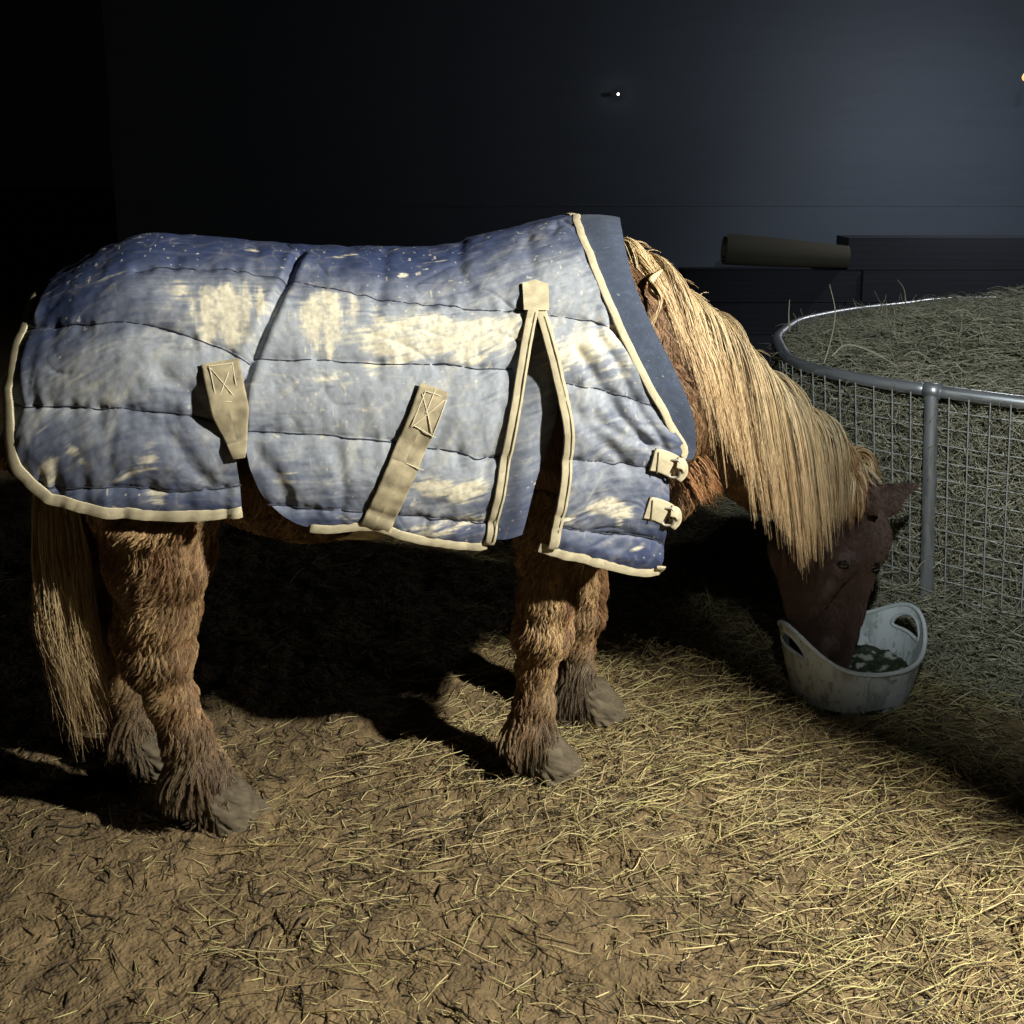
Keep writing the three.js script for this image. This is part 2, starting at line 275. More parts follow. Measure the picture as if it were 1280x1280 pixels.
// ---------------------------------------------------------------- pony body: distance field, one continuous skin
const bones = [];
const bone = (a, ra, b, rb, k = 0.03, fl = 1) => bones.push({ ax: a.x, ay: a.y, az: a.z, ra, bx: b.x, by: b.y, bz: b.z, rb, k, fl, dx: b.x - a.x, dy: b.y - a.y, dz: (b.z - a.z), L: (b.x - a.x) ** 2 + (b.y - a.y) ** 2 + (b.z - a.z) ** 2 + 1e-9 });
const P = LP;
// trunk
bone(V(S0 + 0.22, 0.98, 0), 0.235, V(S0 + 0.6, 0.90, 0), 0.262, 0.08);
bone(V(S0 + 0.6, 0.90, 0), 0.262, V(S0 + 1.15, 0.90, 0), 0.25, 0.08);
bone(V(S0 + 1.15, 0.90, 0), 0.24, V(S0 + 1.40, 0.86, 0), 0.17, 0.08);
bone(P(760, 520, -0.01), 0.17, P(822, 606, -0.01), 0.092, 0.06);
bone(V(S0 + 0.95, 1.03, 0), 0.20, V(S0 + 1.25, 1.08, 0), 0.15, 0.08);
// neck
const nk = [[P(742, 430, -0.01), 0.215], [P(822, 480, -0.02), 0.176], [P(893, 528, -0.035), 0.143], [P(962, 576, -0.055), 0.115], [P(1030, 622, -0.075), 0.092]];
for (let i = 1; i < nk.length; i++) bone(nk[i - 1][0], nk[i - 1][1], nk[i][0], nk[i][1], 0.05, 0.85);
// head
const poll = P(1056, 622, -0.08), brow = P(1066, 672, -0.085), nose = P(1050, 760, -0.105), muz = P(1035, 818, -0.115), jaw = P(1004, 685, -0.085), chin = P(1010, 800, -0.115);
bone(poll, 0.085, brow, 0.090, 0.03, 0.95); bone(brow, 0.090, nose, 0.060, 0.03, 0.9); bone(nose, 0.060, muz, 0.058, 0.02);
bone(poll, 0.08, jaw, 0.088, 0.03, 0.75); bone(jaw, 0.088, chin, 0.042, 0.03, 0.75); bone(chin, 0.042, muz, 0.045, 0.02);
bone(P(1060, 700, -0.02), 0.026, P(1052, 712, -0.028), 0.022, 0.02); bone(P(1072, 695, -0.155), 0.030, P(1068, 705, -0.155), 0.02, 0.02);   // brow bones
bone(P(1052, 716, -0.030), 0.016, P(1018, 765, -0.062), 0.012, 0.015);   // facial crest
bone(P(1040, 806, -0.068), 0.022, P(1034, 815, -0.068), 0.018, 0.012);    // nostril rim
// ears
bone(P(1084, 634, -0.10), 0.060, P(1110, 624, -0.11), 0.044, 0.012, 0.4); bone(P(1110, 624, -0.11), 0.044, P(1144, 604, -0.115), 0.004, 0.008, 0.4);
bone(P(1072, 610, -0.03), 0.03, P(1086, 626, 0.02), 0.022, 0.012); bone(P(1086, 626, 0.02), 0.022, P(1098, 640, 0.045), 0.005, 0.008);
// legs: [joint px, lateral, radius]
const leg = (list, k = 0.025) => { const j = list.map(([x, y, w, r]) => [P(x, y, w), r]); for (let i = 1; i < j.length; i++) bone(j[i - 1][0], j[i - 1][1], j[i][0], j[i][1], k); return j; };
const frontNear = leg([[690, 560, 0.105, 0.1250], [692, 650, 0.103, 0.0828], [684, 742, 0.108, 0.0560], [678, 790, 0.115, 0.0552], [671, 830, 0.113, 0.0329], [668, 878, 0.113, 0.0316], [664, 908, 0.113, 0.0432], [670, 935, 0.113, 0.0387]]);
const frontFar = leg([[705, 560, -0.12, 0.1200], [722, 660, -0.115, 0.0774], [727, 730, -0.113, 0.0525], [726, 765, -0.113, 0.0508], [722, 800, -0.113, 0.0303], [722, 835, -0.113, 0.0297], [718, 855, -0.113, 0.0396], [730, 875, -0.113, 0.0366]]);
const hindNear = leg([[165, 480, 0.13, 0.1750], [196, 600, 0.14, 0.1334], [200, 690, 0.135, 0.0991], [198, 760, 0.13, 0.0722], [196, 812, 0.128, 0.0588], [212, 868, 0.127, 0.0381], [232, 920, 0.127, 0.0374], [243, 958, 0.127, 0.0485], [265, 985, 0.127, 0.0406]]);
bone(P(196, 812, 0.128), 0.060, P(170, 790, 0.128), 0.038, 0.03);
const hindFar = leg([[130, 480, -0.12, 0.1650], [160, 600, -0.125, 0.1196], [160, 690, -0.12, 0.0840], [145, 765, -0.12, 0.0638], [149, 805, -0.12, 0.0521], [157, 850, -0.12, 0.0346], [167, 905, -0.12, 0.0332], [171, 930, -0.12, 0.0430], [184, 950, -0.12, 0.0367]]);
// dock of the tail
bone(V(S0 + 0.07, 1.05, 0), 0.05, V(S0 - 0.03, 0.85, 0), 0.03, 0.03);
function field(x, y, z) {
  let d = 1e3;
  for (const b of bones) {
    const px = x - b.ax, py = y - b.ay, pz = z - b.az, t = clamp((px * b.dx + py * b.dy + pz * b.dz) / b.L);
    const ex = px - t * b.dx, ey = py - t * b.dy, ez = (pz - t * b.dz) / b.fl, r = b.ra + (b.rb - b.ra) * t, e = Math.sqrt(ex * ex + ey * ey + ez * ez) - r;
    if (e > d + b.k) continue;
    const h = clamp(0.5 + 0.5 * (d - e) / b.k); d = mix(d, e, h) - b.k * h * (1 - h);
  }
  return d;
}
const grad = (p, o = V()) => { const e = 0.006, d = field(p.x, p.y, p.z); return o.set(field(p.x + e, p.y, p.z) - d, field(p.x, p.y + e, p.z) - d, field(p.x, p.y, p.z + e) - d).normalize(); };
function rugLimit(s, h) {   // half width of the rug at (s, h), Infinity where it does not cover
  const T = Ttop(s), M = T - DROP; if (h >= T) return 0;
  if (h < M) return Wid(s) * (1 - 0.10 * sstep(0, 0.45, M - h));
  return Wid(s) * Math.pow(Math.sin(Math.acos(Math.pow((h - M) / DROP, 1 / 0.92))), 0.9);
}
const qOf = (s, h) => { const T = Ttop(s), M = T - DROP; return h < M ? Q1 + M - h : h > T ? 0 : Math.acos(Math.pow((h - M) / DROP, 1 / 0.92)) / (Math.PI / 2) * Q1; };
const covered = (s, h, pad = 0.0) => s > SREAR + pad && h > hemH(s) + pad && s < neckS(qOf(s, h)) - pad && s < SFRONT;
function nets(f, lo, hi, cell) {
  const nx = Math.ceil((hi[0] - lo[0]) / cell) + 1, ny = Math.ceil((hi[1] - lo[1]) / cell) + 1, nz = Math.ceil((hi[2] - lo[2]) / cell) + 1, F = new Float32Array(nx * ny * nz), id = new Int32Array(nx * ny * nz).fill(-1), g = new Geo();
  const at = (i, j, k) => (k * ny + j) * nx + i;
  for (let k = 0; k < nz; k += 1) for (let j = 0; j < ny; j++) for (let i = 0; i < nx; i++) {
    F[at(i, j, k)] = f(lo[0] + i * cell, lo[1] + j * cell, lo[2] + k * cell);
    const v = F[at(i, j, k)]; let skip = Math.floor(v / cell * 0.55) - 1; while (v > 3 * cell && skip-- > 0 && i + 1 < nx) F[at(++i, j, k)] = v;   // far from the skin: leap on
  }
  for (let k = 0; k < nz - 1; k++) for (let j = 0; j < ny - 1; j++) for (let i = 0; i < nx - 1; i++) {
    let x = 0, y = 0, z = 0, n = 0;
    const e = (a, b, c, d, l, m) => { const u = F[at(i + a, j + b, k + c)], v = F[at(i + d, j + l, k + m)]; if ((u < 0) === (v < 0)) return; const t = u / (u - v); x += a + (d - a) * t; y += b + (l - b) * t; z += c + (m - c) * t; n++; };
    e(0, 0, 0, 1, 0, 0); e(0, 1, 0, 1, 1, 0); e(0, 0, 1, 1, 0, 1); e(0, 1, 1, 1, 1, 1); e(0, 0, 0, 0, 1, 0); e(1, 0, 0, 1, 1, 0); e(0, 0, 1, 0, 1, 1); e(1, 0, 1, 1, 1, 1); e(0, 0, 0, 0, 0, 1); e(1, 0, 0, 1, 0, 1); e(0, 1, 0, 0, 1, 1); e(1, 1, 0, 1, 1, 1);
    if (n) id[at(i, j, k)] = g.v(lo[0] + (i + x / n) * cell, lo[1] + (j + y / n) * cell, lo[2] + (k + z / n) * cell);
  }
  const face = (a, b, c, d, flip) => { if (a < 0 || b < 0 || c < 0 || d < 0) return; flip ? g.quad(a, d, c, b) : g.quad(a, b, c, d); };
  for (let k = 1; k < nz - 1; k++) for (let j = 1; j < ny - 1; j++) for (let i = 1; i < nx - 1; i++) {
    const v = F[at(i, j, k)] < 0;
    if (v !== (F[at(i + 1, j, k)] < 0)) face(id[at(i, j - 1, k - 1)], id[at(i, j, k - 1)], id[at(i, j, k)], id[at(i, j - 1, k)], !v);
    if (v !== (F[at(i, j + 1, k)] < 0)) face(id[at(i - 1, j, k - 1)], id[at(i - 1, j, k)], id[at(i, j, k)], id[at(i, j, k - 1)], !v);
    if (v !== (F[at(i, j, k + 1)] < 0)) face(id[at(i - 1, j - 1, k)], id[at(i, j - 1, k)], id[at(i, j, k)], id[at(i - 1, j, k)], !v);
  }
  return g;
}
const pony = group('pony', [OX, 0, OZ], YAW);
tag(pony, 'shaggy chestnut pony with a blond mane, head lowered into the feed tub', 'pony');
const BASE = [0.155, 0.082, 0.043];
const hairTone = (x, y, z) => 0.75 + 0.5 * fbm(x * 9, y * 5, 3, z * 9);
const skinAt = [];   // samples for the coat
{
  const field2 = (x, y, z) => field(x, y, z) + (fbm(x * 26, y * 15, 2, z * 26) - 0.5) * (x > 0.62 && y < 0.8 ? 0.001 : 0.004);
  const g = nets(field2, [S0 - 0.25, 0.015, -0.36], [1.35, 1.45, 0.36], 0.0095);
  for (let i = 0; i < g.p.length; i += 3) {   // keep the skin under the rug
    const s = g.p[i], h = g.p[i + 1], w = g.p[i + 2];
    const hm = hemH(s);
    if (s > SREAR - 0.02 && hm < 5 && h > hm - 0.35 && (h <= hm + 0.06 || covered(s, h, -0.03))) { const lim = Math.max(0.01, rugLimit(s, Math.min(h, Ttop(s) - 0.045)) - 0.052 + Math.max(0, hm + 0.02 - h) * 0.5); if (Math.abs(w) > lim) g.p[i + 2] = Math.sign(w) * lim; if (h > Ttop(s) - 0.035) g.p[i + 1] = Ttop(s) - 0.035; }
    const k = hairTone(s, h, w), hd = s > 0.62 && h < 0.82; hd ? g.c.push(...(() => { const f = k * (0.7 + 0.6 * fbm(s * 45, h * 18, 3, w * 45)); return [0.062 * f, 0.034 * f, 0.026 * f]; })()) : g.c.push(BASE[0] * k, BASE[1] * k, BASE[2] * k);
    if (!(covered(s, h, 0) && (h > hm + 0.13 || s > 0.15)) ) skinAt.push(i / 3);
  }
  for (let i = 0, k = 0; i < g.p.length; i += 3, k += 2) { g.u[k] = (g.p[i] + g.p[i + 2] * 0.7) * 2.5; g.u[k + 1] = g.p[i + 1] * 2.5; }
  const geo = g.build(), t1 = tileNoise(256), t2 = tileNoise(24), t3 = tileNoise(64);
  const nap = dataTex(1024, 512, (i, j) => { const u = i / 1024, v = j / 512, a = t3(u * 64 + t2(u * 24, v * 24), v * 64 * 0.25) * 0.6 + t1(u * 256, v * 64) * 0.25 + t2(u * 24 + 5, v * 24) * 0.15; return [a, a, a]; }, false, true);
  const m = std('chestnut hide', lin(1, 1, 1), 0.62, { vertexColors: true, bumpMap: nap, bumpScale: 0.007 });
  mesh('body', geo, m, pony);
  skinAt.geo = geo;
}

// hooves
function hoof(j, dirS, r) {
  const c = j[j.length - 1][0], g = new Geo(), N = 56, R = 14;
  for (let a = 0; a <= R; a++) for (let i = 0; i < N; i++) { const h = a / R * 0.092, k = mix(1.13, 0.84, Math.pow(a / R, 1.2)), t = i / N * 2 * Math.PI, x = Math.cos(t), z = Math.sin(t), cl = fbm(x * 5 + c.x * 40, z * 5 + h * 60, 4), n = 1 + (cl - 0.5) * 0.42 + (vn(x * 3, z * 3 + h * 160) - 0.5) * 0.05, toe = x > 0 ? 1.16 : 0.80; const tone = mix(0.25, 1.75, fbm(x * 11 + c.x * 20, z * 11 + h * 160, 4)); g.v(c.x + dirS * 0.012 + x * toe * r * k * n + (0.09 - h) * 0.45 - 0.012, Math.max(0, h - 0.004), c.z + z * r * k * n, [tone, tone * 0.97, tone * 0.92]); }
  for (let a = 0; a < R; a++) for (let i = 0; i < N; i++) { const i2 = (i + 1) % N; g.quad(a * N + i, (a + 1) * N + i, (a + 1) * N + i2, a * N + i2); }
  const t = g.v(c.x, 0.088, c.z, [1, 1, 1]); for (let i = 0; i < N; i++) g.i.push(R * N + i, t, R * N + (i + 1) % N);
  mesh('hoof', g.build(), hoofMat, pony);
}
const hoofMat = std('muddy horn', lin(0.105, 0.087, 0.060), 0.9, { vertexColors: true, bumpMap: dataTex(128, 128, (i, j) => { const a = vn(i * 0.09, j * 0.4) * 0.6 + vn(i * 0.4, j * 0.3) * 0.4; return [a, a, a]; }, false, true), bumpScale: 0.008 });
for (const l of [frontNear, frontFar, hindNear, hindFar]) hoof(l, 1, 0.062);

// eyes
{
  const m = phys('dark eye', lin(0.012, 0.008, 0.006), 0.06, { clearcoat: 1, clearcoatRoughness: 0.02 });
  const onSkin = (px, py, w0) => { let w = w0 + 0.25, p = P(px, py, w); for (let k = 0; k < 200 && field(p.x, p.y, p.z) > 0.001; k++) { w -= 0.002; p = P(px, py, w); } return P(px, py, w - 0.009); };
  for (const p of [onSkin(1056, 705, -0.02), onSkin(1092, 706, -0.16)]) { const e = mesh('eye', new THREE.SphereGeometry(0.021, 20, 14), m, pony); e.position.copy(p); e.scale.set(1, 0.8, 0.9); }
}

// coat: short locks of winter hair on everything the rug leaves bare
{
  const lock = (len, n, wave) => { const g = new Geo(), w1 = rr(0, 6), w2 = rr(0, 6); for (let k = 0; k < n; k++) { const ox = gauss() * 0.0055, oz = gauss() * 0.0045, bx = gauss() * 0.0022, bz = gauss() * 0.002, L = len * rr(0.75, 1.1), ph = gauss() * 0.35; const pts = []; for (let t = 0; t <= 5; t++) { const u = t / 5, e = 1 - u; pts.push(V(ox * e + bx * u + (Math.sin(u * 5.5 + w1 + ph) - Math.sin(w1 + ph)) * wave * (0.3 + 0.7 * u), u * L, oz * e + bz * u + 0.30 * L * u * (1 - u) + (Math.cos(u * 4.5 + w2) - Math.cos(w2)) * wave * 0.6 * u)); } const sh = rr(0.65, 1.35); g.tube(pts, (t) => 0.00095 * (1 - 0.8 * t) + 0.00015, 3, [sh, sh, sh * 0.95], false); } return g.build(false); };
  const faceLock = () => { const g = new Geo(); for (let k = 0; k < 14; k++) { const ox = gauss() * 0.0065, oy = gauss() * 0.006, L = rr(0.009, 0.016), sh = rr(0.85, 1.15), b = gauss() * 0.0015; g.tube([V(ox, oy, -0.0006), V(ox + b * 0.4, oy + L * 0.5, 0.0012), V(ox + b, oy + L, 0.0012)], (t) => 0.00050 * (1 - 0.7 * t), 3, [sh, sh, sh], false); } return g.build(false); };
  const geoS = faceLock(), geoL = lock(0.034, 10, 0.0038), geoM = lock(0.030, 10, 0.0048), geoF = lock(0.068, 11, 0.006);
  const m = std('coat hair', lin(1, 1, 1), 0.55, { vertexColors: true });
  const pa = skinAt.geo.attributes.position, na = skinAt.geo.attributes.normal, sets = { s: [], l: [], m: [], f: [] }, D = V(), N = V(), X = V(), M4 = new THREE.Matrix4(), Pp = V();
  for (const i of skinAt) for (let rep = 0; rep < 3; rep++) {
    Pp.fromBufferAttribute(pa, i); N.fromBufferAttribute(na, i);
    const s = Pp.x, h = Pp.y, w = Pp.z; Pp.x += gauss() * 0.004; Pp.y += gauss() * 0.004; Pp.z += gauss() * 0.004;
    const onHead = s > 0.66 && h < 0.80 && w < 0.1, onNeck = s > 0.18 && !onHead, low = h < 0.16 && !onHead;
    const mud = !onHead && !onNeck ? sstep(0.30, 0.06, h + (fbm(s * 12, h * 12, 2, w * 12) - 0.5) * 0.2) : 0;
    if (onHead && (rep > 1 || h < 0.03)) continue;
    if (low && rep > 2) continue;
    const rear = s < -0.5 ? 1 : 0;
    const sw = (vn(s * 22, h * 17, w * 22 + 9) - 0.5) * 1.7;   // whorls
    if (onHead) D.set(-0.06 + gauss() * 0.06, -1, gauss() * 0.06); else D.set(onNeck ? 0.35 + sw * 0.3 : onHead ? -0.05 : (rear ? -0.35 : -0.25) + sw * 0.7, -1, (vn(s * 15 + 40, h * 12, w * 15) - 0.5) * 1.2);
    D.addScaledVector(N, -D.dot(N)).normalize().addScaledVector(N, onHead ? 0.01 : onNeck ? rr(0.0, 0.08) : rr(0.02, 0.20)).normalize();
    X.crossVectors(D, N).normalize(); N.crossVectors(X, D);
    M4.makeBasis(X, D, N); const sc = rr(0.75, 1.25); M4.scale(V(sc, sc, sc)); M4.setPosition(Pp);
    let k = (0.55 + 0.9 * fbm(s * 20, h * 12, 3, w * 20)) * rr(0.7, 1.3);
    const gold = clamp((fbm(s * 24 + 7, h * 9, 3, w * 24) - 0.34) * 2.4 + rr(-0.25, 0.25)) * (onHead ? 0.1 : onNeck ? 0.35 : 0.95);
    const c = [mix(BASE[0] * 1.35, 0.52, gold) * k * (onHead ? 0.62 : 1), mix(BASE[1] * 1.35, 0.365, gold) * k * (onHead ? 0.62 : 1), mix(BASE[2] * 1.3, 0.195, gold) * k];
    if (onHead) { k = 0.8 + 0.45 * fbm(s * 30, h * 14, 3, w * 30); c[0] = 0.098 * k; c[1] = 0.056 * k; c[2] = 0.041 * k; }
    const dm = [0.115 * k, 0.094 * k, 0.066 * k], q = mud * 0.85;
    const col = [mix(c[0], dm[0], q), mix(c[1], dm[1], q), mix(c[2], dm[2], q)];
    const feather = (h < 0.17 && h > 0.05 && N.x < 0.5) ? rnd() < 0.6 : (h < 0.12 && rnd() < 0.6);
    sets[onHead ? 's' : feather ? 'f' : rnd() < 0.5 ? 'l' : 'm'].push([M4.clone(), col]);
  }
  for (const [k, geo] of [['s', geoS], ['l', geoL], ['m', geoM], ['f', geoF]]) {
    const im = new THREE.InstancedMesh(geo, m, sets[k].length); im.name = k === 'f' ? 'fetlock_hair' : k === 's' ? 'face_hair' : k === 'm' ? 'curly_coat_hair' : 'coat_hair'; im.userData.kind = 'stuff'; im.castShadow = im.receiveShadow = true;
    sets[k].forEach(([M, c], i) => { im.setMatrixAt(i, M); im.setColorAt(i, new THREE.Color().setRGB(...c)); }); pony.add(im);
  }
  console.log('coat locks', sets.s.length, sets.l.length, sets.f.length);
}

// mane, forelock and tail: long strands that fall over the skin
function fall(p, dir, len, steps, pull, margin, stiff = 0.12) {
  const pts = [p.clone()], d = dir.clone().normalize(), ds = len / steps, q = p.clone(), n = V();
  for (let k = 0; k < steps; k++) {
    d.lerp(pull, stiff * (1 + k * 0.12)).normalize(); q.addScaledVector(d, ds);
    const f = field(q.x, q.y, q.z); if (f < margin) { grad(q, n); q.addScaledVector(n, margin - f); d.subVectors(q, pts[pts.length - 1]).normalize(); }
    pts.push(q.clone());
  }
  return pts;
}
const maneMat = phys('blond mane hair', lin(1, 1, 1), 0.42, { vertexColors: true, sheen: 0.3, sheenColor: lin(0.6, 0.45, 0.25), sheenRoughness: 0.4 });
function strands(g, path, n, spread, rad, colour, frizz = 0.003) {
  for (let k = 0; k < n; k++) {
    const ox = gauss() * spread, oz = gauss() * spread, oy = gauss() * spread * 0.6, cut = rr(0.62, 1), m = Math.max(4, Math.round((path.length - 1) * cut)), ph = rr(0, 6), fr = frizz * rr(0.4, 1.6), pts = [];
    for (let i = 0; i <= m; i++) { const t = i / m, e = mix(1, 0.55, t) ; const p = path[i]; pts.push(V(p.x + ox * e + Math.sin(t * 5 + ph) * fr * t, p.y + oy * e, p.z + oz * e + Math.cos(t * 6 + ph) * fr * t)); }
    const b = rr(0.75, 1.25), c = colour(); g.tube(pts, (t) => rad * (0.9 - 0.72 * t * t) * (t < 0.06 ? 0.7 : 1), 3, (t) => [c[0] * b * (0.92 + 0.1 * t), c[1] * b, c[2] * b], false);
  }
}
{
  const crest = smoothLine([P(778, 298, 0), P(804, 322, 0.01), P(842, 356, 0.0), P(888, 402, -0.02), P(936, 452, -0.035), P(983, 506, -0.05), P(1026, 556, -0.065), P(1055, 592, -0.08)], 200);
  const blond = () => { const u = rnd(); return u < 0.5 ? [0.56, 0.40, 0.22] : u < 0.82 ? [0.68, 0.53, 0.33] : [0.34, 0.21, 0.10]; };
  const darker = () => { const u = rnd(); return u < 0.5 ? [0.40, 0.25, 0.11] : [0.24, 0.12, 0.05]; };
  const mane = new Geo(), n = V();
  for (let k = 0; k < 420; k++) {
    const t = 0.93 * Math.pow(rnd(), 0.92), r = crest[Math.min(200, Math.floor(t * 200))].clone(); r.x += gauss() * 0.008; r.z += gauss() * 0.012;
    let f = field(r.x, r.y, r.z); grad(r, n); if (f < 0.0) r.addScaledVector(n, -f + 0.003);
    const len = mix(0.40, 0.52, Math.sin(t * 3.0)) * rr(0.8, 1.1) * mix(1, 0.52, sstep(0.55, 0.92, t)) * (t < 0.08 ? 0.8 : 1);
    const pull = V(mix(0.20, -0.10, t * t) + gauss() * 0.06, -1, 0.10);
    const path = fall(r, V(rr(-0.2, mix(0.35, 0.0, t)), rr(-0.05, 0.22), rr(0.6, 1.1)), len, 24, pull, 0.008 + rnd() * 0.024, 0.16);
    strands(mane, path, 18, 0.0090, 0.00105, rnd() < sstep(0.5, 0.95, t) * 0.85 ? darker : blond, 0.006);
  }
  // stray wisps on the crest
  for (let k = 0; k < 130; k++) { const t = rnd(), r = crest[Math.floor(t * 200)].clone(); const f = field(r.x, r.y, r.z); grad(r, n); if (f < 0) r.addScaledVector(n, -f); const path = fall(r, V(rr(-0.3, 1.0), rr(0.1, 1.0), rr(-0.6, 0.9)), rr(0.03, 0.08), 8, V(0.4, -0.8, rr(-0.3, 0.6)), 0.004, 0.15); strands(mane, path, 3, 0.005, 0.0011, rnd() < 0.5 ? blond : darker); }
  // the lock that loops back against the collar
  for (let k = 0; k < 7; k++) { const pts = smoothLine([P(826, 338, 0.12), P(812, 350 + k * 2, 0.15), P(822, 362 + k * 2, 0.17), P(826, 376, 0.18), P(812, 402 + k * 2, 0.185), P(800, 415 + k * 2, 0.18)], 22); strands(mane, pts, 9, 0.004, 0.0016, blond, 0.003); }
  mesh('mane', mane.build(false), maneMat, pony).userData.label = 'long blond mane hanging over the near side of the neck';
  const fore = new Geo();
  for (let k = 0; k < 70; k++) { const r = P(rr(1030, 1066), rr(586, 612), rr(-0.12, -0.02)); let f = field(r.x, r.y, r.z); grad(r, n); r.addScaledVector(n, -f + 0.004); const path = fall(r, V(rr(-0.3, 0.3), 0.1, rr(0.3, 1)), rr(0.09, 0.16), 14, V(rr(-0.15, 0.0), -1, 0.06), rr(0.008, 0.03), 0.2); strands(fore, path, 10, 0.008, 0.0016, rnd() < 0.4 ? blond : darker, 0.004); }
  mesh('forelock', fore.build(false), maneMat, pony);
  // chest tuft under the collar
  const tuft = new Geo();
  for (let k = 0; k < 90; k++) { const r = P(rr(842, 880), rr(560, 605), rr(0.02, 0.12)); let f = field(r.x, r.y, r.z); grad(r, n); r.addScaledVector(n, -f); const path = fall(r, V(0.5, -0.3, 0.5), rr(0.05, 0.10), 8, V(0.25, -1, 0.1), 0.004, 0.15); strands(tuft, path, 6, 0.006, 0.0013, () => rnd() < 0.6 ? [0.27, 0.11, 0.045] : [0.42, 0.24, 0.10]); }
  mesh('chest_tuft', tuft.build(false), maneMat, pony);
  const tail = new Geo(), dun = () => { const u = rnd(); return u < 0.5 ? [0.40, 0.29, 0.155] : u < 0.82 ? [0.54, 0.42, 0.25] : [0.20, 0.12, 0.06]; };
  for (let k = 0; k < 170; k++) {
    const a = rnd(), top = P(mix(46, 96, a), rr(590, 640), rr(0.0, 0.15)), w = top.z;
    const mid = P(mix(58, 114, a) + gauss() * 6, 800, w + gauss() * 0.02), end = P(mix(92, 140, a) + gauss() * 7, rr(830, 955), w + gauss() * 0.03);
    strands(tail, smoothLine([top, P(mix(46, 108, a), 705, w), mid, end], 22), 12, 0.011, 0.00105, dun, 0.014);
  }
  mesh('tail', tail.build(false), maneMat, pony).userData.label = 'long dun and blond tail hanging behind the hind legs';
}

